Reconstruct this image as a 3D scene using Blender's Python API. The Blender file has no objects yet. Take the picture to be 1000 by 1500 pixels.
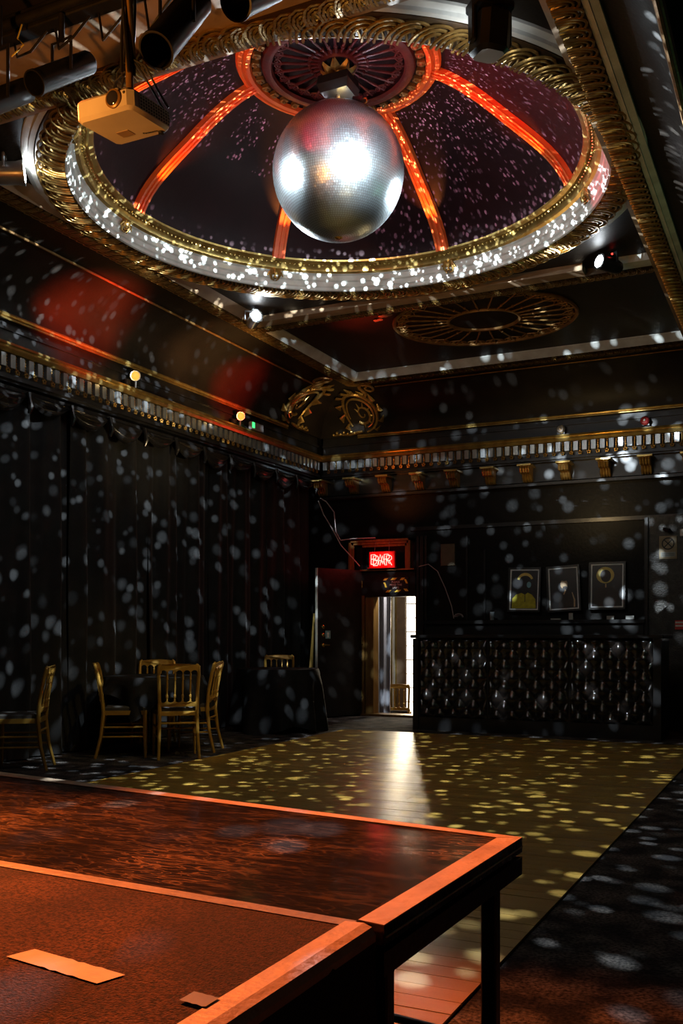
import bpy, math, random
from mathutils import Vector, Matrix, Euler
random.seed(7)
PI = math.pi
S = bpy.context.scene
COL = S.collection

# ------------------------------------------------------------------ camera
cam_d = bpy.data.cameras.new('camera'); cam = bpy.data.objects.new('camera', cam_d); COL.objects.link(cam)
cam_d.sensor_fit = 'VERTICAL'; cam_d.sensor_height = 36; cam_d.sensor_width = 24
cam_d.lens = 1420 / 1500 * 36; cam_d.shift_y = 178 / 1500
YAW = math.atan(685 / 1420)
cam.location = (0, 0, 1.17); cam.rotation_euler = (PI / 2, 0, YAW)
cam_d.clip_start = 0.05
S.camera = cam

# ------------------------------------------------------------------ world, exposure
w = bpy.data.worlds.new('world'); S.world = w; w.use_nodes = True
w.node_tree.nodes['Background'].inputs[0].default_value = (0.02, 0.022, 0.03, 1)
w.node_tree.nodes['Background'].inputs[1].default_value = 0.3
S.view_settings.view_transform = 'Standard'; S.view_settings.look = 'None'
S.view_settings.gamma = 1; S.view_settings.use_curve_mapping = False
S.view_settings.exposure = 0.0

# ------------------------------------------------------------------ lights
BALL = Vector((-3.21, 6.60, 4.66)); BR = 0.496

def lamp(name, kind, loc, energy, color, target=None, angle=40, blend=0.5, radius=0.03):
    d = bpy.data.lights.new(name, kind); o = bpy.data.objects.new(name, d); COL.objects.link(o)
    d.energy = energy; d.color = color; o.location = loc
    if kind in ('POINT', 'SPOT'): d.shadow_soft_size = radius
    if kind == 'SPOT': d.spot_size = math.radians(angle); d.spot_blend = blend
    if target is not None:
        o.rotation_euler = (Vector(target) - Vector(loc)).to_track_quat('-Z', 'Y').to_euler()
    return o

def speck_lamp(name, loc, energy, scale, base, lo, hi, off, color=(0.80, 0.92, 1.0), top=None):
    """light thrown off the mirror ball: a point lamp whose beam is broken into soft spots"""
    o = lamp(name, 'POINT', loc, energy, color, radius=0.0)
    d = o.data; d.use_nodes = True; nt = d.node_tree; n = nt.nodes; l = nt.links
    em = n['Emission']
    tc = n.new('ShaderNodeTexCoord'); mp = n.new('ShaderNodeMapping'); mp.inputs['Location'].default_value = off
    l.new(tc.outputs['Normal'], mp.inputs['Vector'])
    tot = None
    for k, (sc, wgt) in enumerate(((scale, 1.0), (scale * 1.17, 0.9), (scale * 1.36, 0.8), (scale * 0.87, 0.7))):
        v = n.new('ShaderNodeTexVoronoi'); v.inputs['Scale'].default_value = sc
        l.new(mp.outputs[0], v.inputs['Vector'])
        r = n.new('ShaderNodeMapRange'); r.interpolation_type = 'SMOOTHSTEP'
        r.inputs['From Min'].default_value = hi; r.inputs['From Max'].default_value = lo
        r.inputs['To Min'].default_value = 0; r.inputs['To Max'].default_value = wgt
        l.new(v.outputs['Distance'], r.inputs['Value'])
        # random brightness per cell
        m = n.new('ShaderNodeMath'); m.operation = 'MULTIPLY'
        sp = n.new('ShaderNodeSeparateColor'); l.new(v.outputs['Color'], sp.inputs[0])
        g = n.new('ShaderNodeMapRange'); g.inputs['From Min'].default_value = 0.25; g.inputs['From Max'].default_value = 1
        l.new(sp.outputs[0], g.inputs['Value'])
        l.new(r.outputs[0], m.inputs[0]); l.new(g.outputs[0], m.inputs[1])
        if tot is None: tot = m
        else:
            a = n.new('ShaderNodeMath'); a.operation = 'ADD'; l.new(tot.outputs[0], a.inputs[0]); l.new(m.outputs[0], a.inputs[1]); tot = a
    # constant fill light added between the specks
    a = n.new('ShaderNodeMath'); a.operation = 'ADD'; a.inputs[1].default_value = base
    l.new(tot.outputs[0], a.inputs[0]); res = a
    if top:
        sx = n.new('ShaderNodeSeparateXYZ'); l.new(tc.outputs['Normal'], sx.inputs[0])
        r = n.new('ShaderNodeMapRange'); r.interpolation_type = 'SMOOTHSTEP'; r.inputs['From Min'].default_value = top[1]; r.inputs['From Max'].default_value = top[0]
        l.new(sx.outputs['Z'], r.inputs['Value']); m = n.new('ShaderNodeMath'); m.operation = 'MULTIPLY'
        l.new(res.outputs[0], m.inputs[0]); l.new(r.outputs[0], m.inputs[1]); res = m
    l.new(res.outputs[0], em.inputs['Strength'])
    return o

speck_lamp('speck_lamp_low', BALL - Vector((0, 0, BR + 0.035)), 2250, 18.5, 0.006, 0.12, 0.29, (0.3, 0.1, 0.7), top=(0.30, 0.36))
speck_lamp('speck_lamp_high', BALL + Vector((0.06, -0.02, BR + 0.035)), 1900, 26.0, 0.004, 0.12, 0.27, (0.9, 0.4, 0.2), (0.85, 0.9, 1.0), (0.18, 0.42))

PINS = [(-5.17, 8.62, 4.40), (-1.57, 8.68, 4.40), (-5.08, 5.10, 4.40), (-1.49, 4.86, 4.28)]
for i, p in enumerate(PINS):
    dirv = (BALL - Vector(p)).normalized()
    lamp('pin_beam', 'SPOT', Vector(p) + dirv * 0.20, (650, 650, 720, 820)[i], (0.86, 0.94, 1.0), BALL, 22, 0.3, 0.05)
# gelled cans washing the stage
lamp('stage_wash', 'SPOT', (-3.66, 3.42, 3.66), 3000, (1.0, 0.22, 0.035), (-3.0, 1.45, 0.6), 46, 0.9, 0.06)
lamp('stage_wash_two', 'SPOT', (-3.44, 3.58, 3.84), 1800, (1.0, 0.20, 0.04), (-0.95, 1.95, 0.55), 41, 0.9, 0.06)
# unseen orange spot added in mid-air to light the projector and beam boards
lamp('orange_fill', 'SPOT', (-3.0, 1.7, 2.6), 190, (1.0, 0.36, 0.06), (-2.95, 3.6, 3.95), 75, 1.0, 0.06)
# red gel spill on the coving
lamp('cove_red', 'SPOT', (-4.9, 7.3, 3.3), 520, (1.0, 0.06, 0.012), (-6.2, 7.3, 4.25), 50, 1.0, 0.05)
lamp('cove_red_two', 'SPOT', (-5.2, 9.7, 3.5), 230, (1.0, 0.03, 0.01), (-6.15, 9.95, 4.12), 50, 1.0, 0.05)
lamp('cove_warm', 'SPOT', (-4.6, 8.6, 3.2), 190, (1.0, 0.50, 0.18), (-6.1, 9.2, 4.35), 50, 1.0, 0.05)
lamp('panel_red', 'SPOT', (-4.3, 9.2, 4.0), 40, (1.0, 0.07, 0.02), (-4.35, 9.45, 4.54), 70, 1.0, 0.03)
lamp('corner_fill', 'SPOT', (-4.6, 10.3, 3.3), 110, (1.0, 0.66, 0.28), (-5.75, 11.75, 4.15), 40, 1.0, 0.03)  # added to brighten the gilt corner scrolls
lamp('bracket_red', 'SPOT', (-5.6, 11.4, 2.9), 18, (1.0, 0.25, 0.05), (-5.2, 12.4, 3.3), 60, 1.0, 0.03)
lamp('cornice_fill', 'SPOT', (-2.6, 11.1, 2.7), 30, (1.0, 0.70, 0.32), (-2.6, 12.5, 3.4), 110, 1.0, 0.05)  # warm spot added to bring out the gilt brackets
lamp('cornice_fill_two', 'SPOT', (-5.1, 8.6, 2.9), 26, (1.0, 0.74, 0.40), (-6.35, 8.6, 3.62), 110, 1.0, 0.05)  # unseen warm spot added for the cornice over the drapes
# crimson wash across the dome and cool points added for the ball's glare on its ring
lamp('dome_crimson', 'SPOT', (-3.9, 5.2, 4.75), 520, (1.0, 0.04, 0.07), (-1.70, 7.0, 5.12), 40, 1.0, 0.03)
for k in range(4):
    a_ = PI / 4 + PI / 2 * k
    lamp('ring_fill', 'POINT', (-3.21 + 1.15 * math.cos(a_), 6.60 + 1.15 * math.sin(a_), 4.30), 4.8, (0.85, 0.95, 1.0), radius=0.0)
# low warm fill added in mid-room, without fixtures
lamp('warm_fill', 'POINT', (-3.2, 9.4, 3.1), 6, (1.0, 0.66, 0.30), radius=0.15)
lamp('warm_fill_two', 'POINT', (-2.2, 5.6, 3.0), 5, (1.0, 0.66, 0.30), radius=0.15)
lamp('table_fill', 'SPOT', (-2.2, 6.6, 4.0), 140, (1.0, 0.70, 0.22), (-5.7, 7.9, 0.7), 34, 1.0, 0.05)  # spot added to lift the gold chairs and tables
lamp('aisle_green', 'POINT', (-0.3, 7.6, 3.2), 3, (0.35, 1.0, 0.45), radius=0.1)  # unseen point added for the green tint on the cove
lamp('door_kick', 'SPOT', (-6.0, 9.1, 3.2), 60, (0.9, 1.0, 0.92), (-6.1, 11.8, 1.35), 16, 1.0, 0.03)  # kicker added to brighten the door's edge strip
# daylight in the room past the door
lamp('passage_day', 'AREA', (-5.9, 15.7, 1.6), 110, (1.0, 0.84, 0.58), (-5.2, 12.6, 0.6)).data.size = 0.8
lamp('passage_fill', 'POINT', (-5.15, 12.98, 1.95), 34, (1.0, 0.93, 0.84), radius=0.05)  # point lamp added to brighten the grey curtain

# ------------------------------------------------------------------ materials
def mat(name, c, rough=0.6, metal=0.0, c2=None, nscale=8.0, bump=0.0, bscale=None, emit=None, estr=0.0, stretch=None,
        detail=4.0, lo=0.35, hi=0.65, spec=0.5, rnd=0.0, coat=0.0, sheen=0.0, trans=0.0, grain=0.0):
    m = bpy.data.materials.new(name); m.use_nodes = True; nt = m.node_tree; n = nt.nodes; l = nt.links
    b = n['Principled BSDF']
    b.inputs['Roughness'].default_value = rough; b.inputs['Metallic'].default_value = metal
    b.inputs['Specular IOR Level'].default_value = spec
    if coat: b.inputs['Coat Weight'].default_value = coat; b.inputs['Coat Roughness'].default_value = 0.15
    if sheen: b.inputs['Sheen Weight'].default_value = sheen
    if trans: b.inputs['Transmission Weight'].default_value = trans
    tc = n.new('ShaderNodeTexCoord'); mp = n.new('ShaderNodeMapping')
    if stretch: mp.inputs['Scale'].default_value = stretch
    l.new(tc.outputs['Object'], mp.inputs['Vector'])
    nz = n.new('ShaderNodeTexNoise'); nz.inputs['Scale'].default_value = nscale; nz.inputs['Detail'].default_value = detail
    l.new(mp.outputs[0], nz.inputs['Vector'])
    c2 = c2 or tuple(min(1, x * 1.35) for x in c)
    rp = n.new('ShaderNodeValToRGB'); e = rp.color_ramp.elements
    e[0].position = lo; e[0].color = (*c, 1); e[1].position = hi; e[1].color = (*c2, 1)
    l.new(nz.outputs['Fac'], rp.inputs['Fac'])
    out = rp.outputs['Color']
    if grain:
        g1 = n.new('ShaderNodeTexNoise'); g1.inputs['Scale'].default_value = grain; g1.inputs['Detail'].default_value = 2
        l.new(tc.outputs['Object'], g1.inputs['Vector']); g2 = n.new('ShaderNodeMapRange')
        g2.inputs['From Min'].default_value = 0.35; g2.inputs['From Max'].default_value = 0.65; g2.inputs['To Min'].default_value = 0.25; g2.inputs['To Max'].default_value = 1.7
        l.new(g1.outputs['Fac'], g2.inputs['Value'])
        gh = n.new('ShaderNodeHueSaturation'); l.new(g2.outputs[0], gh.inputs['Value']); l.new(out, gh.inputs['Color']); out = gh.outputs['Color']
    if rnd:
        oi = n.new('ShaderNodeObjectInfo'); mr = n.new('ShaderNodeMapRange')
        mr.inputs['To Min'].default_value = 1 - rnd; mr.inputs['To Max'].default_value = 1 + rnd
        l.new(oi.outputs['Random'], mr.inputs['Value'])
        hs = n.new('ShaderNodeHueSaturation'); l.new(mr.outputs[0], hs.inputs['Value']); l.new(out, hs.inputs['Color']); out = hs.outputs['Color']
    l.new(out, b.inputs['Base Color'])
    if bump:
        n2 = n.new('ShaderNodeTexNoise'); n2.inputs['Scale'].default_value = bscale or nscale * 4; n2.inputs['Detail'].default_value = 3
        l.new(mp.outputs[0], n2.inputs['Vector'])
        bp = n.new('ShaderNodeBump'); bp.inputs['Strength'].default_value = bump; bp.inputs['Distance'].default_value = 0.01
        l.new(n2.outputs['Fac'], bp.inputs['Height']); l.new(bp.outputs[0], b.inputs['Normal'])
    if emit:
        b.inputs['Emission Color'].default_value = (*emit, 1); b.inputs['Emission Strength'].default_value = estr
    return m

M = {}
M['gold'] = mat('gilding', (0.50, 0.33, 0.10), 0.34, 0.75, (0.30, 0.17, 0.05), 14, 0.25, 60)
M['gold_dull'] = mat('worn_gilding', (0.36, 0.20, 0.06), 0.45, 0.4, (0.22, 0.11, 0.035), 10, 0.3, 50)
M['gold_bright'] = mat('bright_gilding', (0.62, 0.45, 0.15), 0.28, 0.8, (0.42, 0.27, 0.08), 9, 0.1, 40)
M['white'] = mat('aged_white_paint', (0.68, 0.70, 0.66), 0.45, 0, (0.50, 0.50, 0.46), 6, 0.15, 40)
M['tan'] = mat('cream_brown_paint', (0.36, 0.25, 0.15), 0.55, 0, (0.25, 0.16, 0.09), 5, 0.15, 30)
M['mirror'] = mat('silver_block', (0.62, 0.66, 0.68), 0.22, 0.7, (0.46, 0.5, 0.52), 12)
M['black'] = mat('black_gloss_paint', (0.010, 0.010, 0.011), 0.32, 0, (0.020, 0.019, 0.019), 4, 0.12, 14)
M['black_matt'] = mat('black_matt_paint', (0.010, 0.009, 0.009), 0.6, 0, (0.018, 0.016, 0.015), 5, 0.2, 30, spec=0.18)
M['cove'] = mat('black_cove_paint', (0.011, 0.009, 0.0075), 0.5, 0, (0.018, 0.014, 0.011), 3, 0.2, 40, spec=0.18)
M['wall_black'] = mat('black_wall_paint', (0.0085, 0.008, 0.008), 0.5, 0, (0.014, 0.013, 0.0125), 5, 0.25, 24, spec=0.18)
M['maroon'] = mat('maroon_dome_paint', (0.015, 0.0038, 0.0060), 0.5, 0, (0.021, 0.0055, 0.0085), 3, 0.1, 30, spec=0.18)
M['rib'] = mat('rib_glow_colour', (0.85, 0.10, 0.02), 0.4, 0, (0.80, 0.16, 0.03), 7)  # red-orange light on ribs and medallion rim put into the base colour
M['med_dark'] = mat('oxblood_paint', (0.16, 0.022, 0.022), 0.35, 0.1, (0.09, 0.012, 0.016), 6, 0.2, 40)
M['med_black'] = mat('dark_disc_paint', (0.016, 0.010, 0.014), 0.4, 0, (0.024, 0.014, 0.018), 6)
M['velvet'] = mat('black_drape', (0.0105, 0.0105, 0.011), 0.75, 0, (0.018, 0.0178, 0.0175), 5, 0.2, 60, sheen=0.1, spec=0.18)
M['bed'] = mat('dark_bronze_bed', (0.07, 0.04, 0.015), 0.5, 0.2, (0.04, 0.022, 0.01), 12)
M['pelmet'] = mat('black_satin_pelmet', (0.012, 0.011, 0.011), 0.25, 0, (0.022, 0.020, 0.019), 6, 0.2, 20)
M['cloth'] = mat('black_tablecloth', (0.009, 0.009, 0.0095), 0.7, 0, (0.015, 0.015, 0.0155), 8, 0.15, 60, spec=0.18)
M['leather'] = mat('black_leather', (0.014, 0.011, 0.010), 0.17, 0, (0.022, 0.017, 0.015), 10, 0.10, 120, spec=0.9)
M['chairgold'] = mat('gold_chair_paint', (0.52, 0.30, 0.055), 0.35, 0.35, (0.40, 0.22, 0.04), 10)
M['cushion'] = mat('dark_seat_pad', (0.03, 0.028, 0.026), 0.8, 0, (0.05, 0.045, 0.04), 20)
M['carpet'] = mat('dark_carpet', (0.014, 0.013, 0.014), 0.95, 0, (0.13, 0.112, 0.10), 5.5, 0.9, 260, lo=0.40, hi=0.72, detail=6, grain=70, spec=0.18)
M['plank'] = mat('golden_floorboard', (0.40, 0.245, 0.045), 0.27, 0, (0.29, 0.170, 0.030), 3, 0.10, 30, stretch=(0.6, 9, 1), rnd=0.12, spec=0.6)
M['subfloor'] = mat('subfloor', (0.03, 0.02, 0.01), 0.8)
M['stage_edge'] = mat('worn_stage_edging', (0.60, 0.42, 0.27), 0.5, 0, (0.34, 0.22, 0.13), 9, 0.4, 50, lo=0.3, hi=0.75)
M['stage_edge_worn'] = mat('scuffed_stage_joint', (0.26, 0.19, 0.14), 0.5, 0, (0.12, 0.08, 0.06), 9, 0.4, 50, lo=0.3, hi=0.75)
M['stage_black'] = mat('black_stage_side', (0.014, 0.013, 0.012), 0.5, 0, (0.026, 0.022, 0.018), 9, 0.3, 40)
M['fuzz'] = mat('black_carpet_skirt', (0.016, 0.015, 0.015), 0.95, 0, (0.035, 0.032, 0.03), 180, 0.9, 300, grain=260)
M['red_carpet'] = mat('rust_stage_carpet', (0.036, 0.010, 0.005), 0.9, 0, (0.18, 0.075, 0.030), 2.2, 0.9, 220, lo=0.42, hi=0.80, detail=8, grain=150)
M['tape'] = mat('pale_gaffer_tape', (0.62, 0.52, 0.38), 0.55, 0, (0.54, 0.45, 0.32), 20, 0.2, 60)
M['dark_tape'] = mat('grey_tape', (0.10, 0.10, 0.11), 0.4)
M['cream'] = mat('cream_plastic', (0.62, 0.56, 0.46), 0.45, 0, (0.56, 0.50, 0.40), 6, 0.05, 80)
M['grille'] = mat('dark_grille', (0.03, 0.025, 0.02), 0.6)
M['lens'] = mat('lens_glass', (0.02, 0.02, 0.03), 0.05, 0, spec=0.9)
M['can'] = mat('black_can', (0.012, 0.012, 0.013), 0.35, 0.3, (0.02, 0.02, 0.02), 8)
M['cable'] = mat('black_cable', (0.012, 0.012, 0.012), 0.4)
M['cable_pale'] = mat('grey_cable', (0.35, 0.33, 0.33), 0.5)
M['steel'] = mat('steel', (0.55, 0.57, 0.60), 0.3, 0.8)
M['pin_on'] = mat('lit_lens', (0.9, 0.9, 0.9), 0.3, emit=(0.9, 0.96, 1.0), estr=60)
M['warm_on'] = mat('lit_warm_lens', (0.05, 0.03, 0.01), 0.3, emit=(1.0, 0.46, 0.06), estr=1.25)
M['green_on'] = mat('green_sign_light', (0.1, 0.8, 0.2), 0.3, emit=(0.05, 1.0, 0.2), estr=2.0)
M['red_on'] = mat('red_pilot_light', (0.8, 0.05, 0.02), 0.3, emit=(1.0, 0.03, 0.02), estr=6.0)
M['neon'] = mat('red_neon_tube', (1.0, 0.2, 0.2), 0.3, emit=(1.0, 0.16, 0.13), estr=5.5)
M['neon_back'] = mat('red_acrylic', (0.55, 0.012, 0.012), 0.3)
M['sign_black'] = mat('sign_black', (0.015, 0.015, 0.015), 0.4)
M['sign_yellow'] = mat('sign_yellow', (0.85, 0.62, 0.06), 0.5)
M['sign_white'] = mat('sign_white', (0.70, 0.68, 0.62), 0.5)
M['door'] = mat('dark_door', (0.010, 0.009, 0.0085), 0.45, 0, (0.016, 0.014, 0.0125), 7, 0.2, 20, spec=0.18)
M['door_edge'] = mat('door_edge_strip', (0.82, 0.85, 0.78), 0.4, 0.0)
M['brass'] = mat('brass', (0.62, 0.42, 0.12), 0.25, 0.9)
M['jamb'] = mat('brown_gold_jamb', (0.26, 0.15, 0.04), 0.35, 0.2, (0.17, 0.09, 0.025), 4, stretch=(6, 6, 0.8))
M['greycurtain'] = mat('grey_satin_curtain', (0.42, 0.42, 0.46), 0.45, 0, (0.34, 0.34, 0.38), 5)
M['daylight'] = mat('window_daylight', (1, 1, 1), 0.5, emit=(1.0, 0.90, 0.74), estr=3.6)
M['passage_wall'] = mat('brown_passage_wall', (0.10, 0.06, 0.03), 0.7)
M['poster_dark'] = mat('poster_dark_print', (0.014, 0.014, 0.018), 0.35, 0, (0.028, 0.026, 0.032), 7)
M['poster_line'] = mat('silver_mount', (0.75, 0.78, 0.80), 0.4)
M['poster_yellow'] = mat('yellow_print', (0.70, 0.64, 0.02), 0.5, 0, (0.50, 0.44, 0.01), 20)
M['poster_halo'] = mat('halo_gold_print', (0.85, 0.62, 0.16), 0.45)
M['poster_skin'] = mat('tan_print', (0.60, 0.42, 0.24), 0.5)
M['poster_teal'] = mat('teal_print', (0.22, 0.45, 0.55), 0.5)
M['poster_brown'] = mat('brown_print', (0.030, 0.020, 0.016), 0.45)
M['pier'] = mat('grey_glitter_wall', (0.025, 0.021, 0.017), 0.4, 0.1, (0.055, 0.048, 0.040), 14, 0.5, 60)
M['red_label'] = mat('red_label', (0.6, 0.03, 0.02), 0.5)
M['ball_core'] = mat('ball_core', (0.25, 0.28, 0.30), 0.4, 0.5)
M['plaster'] = mat('torn_plaster', (0.36, 0.22, 0.17), 0.8, 0, (0.2, 0.1, 0.08), 14, 0.6, 40)

def deck_material():
    """black paint scuffed through to bare timber by many fine scratches"""
    m = bpy.data.materials.new('scratched_black_deck'); m.use_nodes = True; nt = m.node_tree; n = nt.nodes; l = nt.links
    b = n['Principled BSDF']; b.inputs['Roughness'].default_value = 0.30; b.inputs['Specular IOR Level'].default_value = 0.3
    tc = n.new('ShaderNodeTexCoord'); tot = None
    for ang, sc, st, wd, wt in ((0.25, 3.0, (1, 6, 1), 0.016, .8), (-0.5, 2.6, (1, 5, 1), 0.014, .9), (0.9, 2.4, (1, 5, 1), 0.012, .8), (-1.2, 2.2, (1, 5, 1), 0.012, .8), (0.55, 5, (1, 4, 1), 0.022, .5), (2.2, 3.3, (1, 4, 1), 0.012, .8), (1.5, 4.5, (1, 3, 1), 0.012, .7)):
        mp = n.new('ShaderNodeMapping'); mp.inputs['Rotation'].default_value = (0, 0, ang); mp.inputs['Scale'].default_value = st
        mp.inputs['Location'].default_value = (ang * 7, sc, 0)
        l.new(tc.outputs['Object'], mp.inputs['Vector'])
        z = n.new('ShaderNodeTexNoise'); z.inputs['Scale'].default_value = sc; z.inputs['Detail'].default_value = 2.5; z.inputs['Distortion'].default_value = 0.9
        l.new(mp.outputs[0], z.inputs['Vector'])
        s = n.new('ShaderNodeMath'); s.operation = 'SUBTRACT'; s.inputs[1].default_value = 0.57; l.new(z.outputs['Fac'], s.inputs[0])
        a = n.new('ShaderNodeMath'); a.operation = 'ABSOLUTE'; l.new(s.outputs[0], a.inputs[0])
        r = n.new('ShaderNodeMapRange'); r.inputs['From Min'].default_value = wd; r.inputs['From Max'].default_value = 0; r.inputs['To Max'].default_value = wt
        l.new(a.outputs[0], r.inputs['Value'])
        if tot is None: tot = r
        else:
            x = n.new('ShaderNodeMath'); x.operation = 'MAXIMUM'; l.new(tot.outputs[0], x.inputs[0]); l.new(r.outputs[0], x.inputs[1]); tot = x
    z = n.new('ShaderNodeTexNoise'); z.inputs['Scale'].default_value = 2.2; z.inputs['Detail'].default_value = 8; l.new(tc.outputs['Object'], z.inputs['Vector'])
    r = n.new('ShaderNodeMapRange'); r.inputs['From Min'].default_value = 0.40; r.inputs['From Max'].default_value = 0.72; r.inputs['To Min'].default_value = 0.10; r.inputs['To Max'].default_value = 0.9
    l.new(z.outputs['Fac'], r.inputs['Value'])
    x = n.new('ShaderNodeMath'); x.operation = 'MULTIPLY'; l.new(tot.outputs[0], x.inputs[0]); l.new(r.outputs[0], x.inputs[1])
    rp = n.new('ShaderNodeValToRGB'); e = rp.color_ramp.elements
    e[0].color = (0.011, 0.010, 0.010, 1); e[1].color = (0.032, 0.021, 0.015, 1); l.new(r.outputs[0], rp.inputs['Fac'])
    mx = n.new('ShaderNodeMix'); mx.data_type = 'RGBA'; l.new(x.outputs[0], mx.inputs[0]); l.new(rp.outputs[0], mx.inputs[6]); mx.inputs[7].default_value = (0.42, 0.27, 0.16, 1)
    l.new(mx.outputs[2], b.inputs['Base Color'])
    rr = n.new('ShaderNodeMapRange'); rr.inputs['To Min'].default_value = 0.07; rr.inputs['To Max'].default_value = 0.20; l.new(z.outputs['Fac'], rr.inputs['Value']); l.new(rr.outputs[0], b.inputs['Roughness'])
    bp = n.new('ShaderNodeBump'); bp.inputs['Strength'].default_value = 0.06; bp.inputs['Distance'].default_value = 0.002; l.new(x.outputs[0], bp.inputs['Height']); l.new(bp.outputs[0], b.inputs['Normal'])
    return m
M['deck'] = deck_material()

def tile_material():
    m = bpy.data.materials.new('mirror_tile'); m.use_nodes = True; n = m.node_tree.nodes; l = m.node_tree.links
    b = n['Principled BSDF']; b.inputs['Metallic'].default_value = 1.0; b.inputs['Roughness'].default_value = 0.35
    b.inputs['Base Color'].default_value = (0.76, 0.89, 0.95, 1)
    return m
M['tile'] = tile_material()

# ------------------------------------------------------------------ mesh helpers
class MB:
    def __init__(s): s.v = []; s.f = []
    def add(s, vs, fs):
        k = len(s.v); s.v += [tuple(v) for v in vs]; s.f += [tuple(i + k for i in f) for f in fs]; return s
    def box(s, x0, x1, y0, y1, z0, z1):
        return s.add([(x0, y0, z0), (x1, y0, z0), (x1, y1, z0), (x0, y1, z0), (x0, y0, z1), (x1, y0, z1), (x1, y1, z1), (x0, y1, z1)],
                     [(0, 3, 2, 1), (4, 5, 6, 7), (0, 1, 5, 4), (1, 2, 6, 5), (2, 3, 7, 6), (3, 0, 4, 7)])
    def obox(s, c, ax, ay, az):
        """box from a centre and three half-axis vectors"""
        c = Vector(c); ax = Vector(ax); ay = Vector(ay); az = Vector(az)
        vs = [c + ax * i + ay * j + az * k for k in (-1, 1) for (i, j) in ((-1, -1), (1, -1), (1, 1), (-1, 1))]
        return s.add(vs, [(0, 3, 2, 1), (4, 5, 6, 7), (0, 1, 5, 4), (1, 2, 6, 5), (2, 3, 7, 6), (3, 0, 4, 7)])
    def bev(s, x0, x1, y0, y1, z0, z1, b):
        """box with chamfered vertical and horizontal edges (rounded look)"""
        def ring(i, z): return [(x0 + i, y0 + b, z), (x0 + b, y0 + i, z), (x1 - b, y0 + i, z), (x1 - i, y0 + b, z), (x1 - i, y1 - b, z), (x1 - b, y1 - i, z), (x0 + b, y1 - i, z), (x0 + i, y1 - b, z)]
        bi = b * 0.6
        def ring2(i, z):
            return [(x0 + i, y0 + b + i * .5, z), (x0 + b + i * .5, y0 + i, z), (x1 - b - i * .5, y0 + i, z), (x1 - i, y0 + b + i * .5, z), (x1 - i, y1 - b - i * .5, z), (x1 - b - i * .5, y1 - i, z), (x0 + b + i * .5, y1 - i, z), (x0 + i, y1 - b - i * .5, z)]
        return s.loft([ring2(bi, z0), ring2(0, z0 + bi), ring2(0, z1 - bi), ring2(bi, z1)])
    def loft(s, rings, closed=True, caps=True):
        n = len(rings[0]); k = len(s.v)
        for r in rings: s.v += [tuple(p) for p in r]
        m = n if closed else n - 1
        for i in range(len(rings) - 1):
            for j in range(m):
                a = k + i * n + j; b = k + i * n + (j + 1) % n
                s.f.append((a, b, b + n, a + n))
        if caps and closed:
            s.f.append(tuple(k + j for j in reversed(range(n)))); q = k + (len(rings) - 1) * n; s.f.append(tuple(q + j for j in range(n)))
        return s
    def tube(s, pts, r, n=6, closed=False, caps=True, flat=1.0, up=None):
        pts = [Vector(p) for p in pts]; N = len(pts)
        rs = r if isinstance(r, (list, tuple)) else [r] * N
        T = []
        for i in range(N):
            a = pts[(i - 1) % N] if (closed or i > 0) else pts[i]; b = pts[(i + 1) % N] if (closed or i < N - 1) else pts[i]
            d = (b - a); T.append(d.normalized() if d.length > 1e-9 else Vector((0, 0, 1)))
        u = Vector(up) if up else (Vector((0, 0, 1)) if abs(T[0].z) < 0.9 else Vector((1, 0, 0)))
        rings = []
        for i in range(N):
            if up: u = Vector(up)
            u = (u - T[i] * u.dot(T[i]));
            if u.length < 1e-6: u = T[i].orthogonal()
            u.normalize(); w_ = T[i].cross(u)
            rings.append([pts[i] + (u * math.cos(2 * PI * j / n) * flat + w_ * math.sin(2 * PI * j / n)) * rs[i] for j in range(n)])
        if closed: rings.append(rings[0])
        return s.loft(rings, True, caps and not closed)
    def cyl(s, a, b, r0, r1=None, n=12, caps=True):
        return s.tube([a, b], [r0, r0 if r1 is None else r1], n, caps=caps)
    def lathe(s, prof, n=24, c=(0, 0, 0), a0=0.0, a1=2 * PI, capped=False):
        full = abs(a1 - a0 - 2 * PI) < 1e-6; m = n if full else n + 1
        rings = []
        for (r, z) in prof:
            rings.append([(c[0] + r * math.cos(a0 + (a1 - a0) * j / n), c[1] + r * math.sin(a0 + (a1 - a0) * j / n), c[2] + z) for j in range(m)])
        return s.loft(rings, full, capped)
    def prism(s, poly, fn, d0, d1):
        """poly: 2D outline; fn(u, v, d) -> 3D"""
        n = len(poly); k = len(s.v)
        for d in (d0, d1): s.v += [tuple(fn(u, v, d)) for u, v in poly]
        s.f.append(tuple(k + i for i in reversed(range(n)))); s.f.append(tuple(k + n + i for i in range(n)))
        for i in range(n):
            j = (i + 1) % n; s.f.append((k + i, k + j, k + n + j, k + n + i))
        return s
    def grid(s, nu, nv, fn):
        k = len(s.v)
        for i in range(nu + 1):
            for j in range(nv + 1): s.v.append(tuple(fn(i / nu, j / nv)))
        for i in range(nu):
            for j in range(nv):
                a = k + i * (nv + 1) + j; s.f.append((a, a + nv + 1, a + nv + 2, a + 1))
        return s
    def sphere(s, c, r, n=10, m=6, sz=1.0):
        return s.lathe([(max(1e-4, r * math.sin(PI * i / m)), -r * sz * math.cos(PI * i / m)) for i in range(m + 1)], n, c)
    def mesh(s, name, smooth=True):
        me = bpy.data.meshes.new(name); me.from_pydata(s.v, [], s.f); me.validate()
        if smooth:
            me.polygons.foreach_set('use_smooth', [True] * len(me.polygons))
            try: me.set_sharp_from_angle(angle=math.radians(35))
            except Exception: pass
        me.update(); return me

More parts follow.
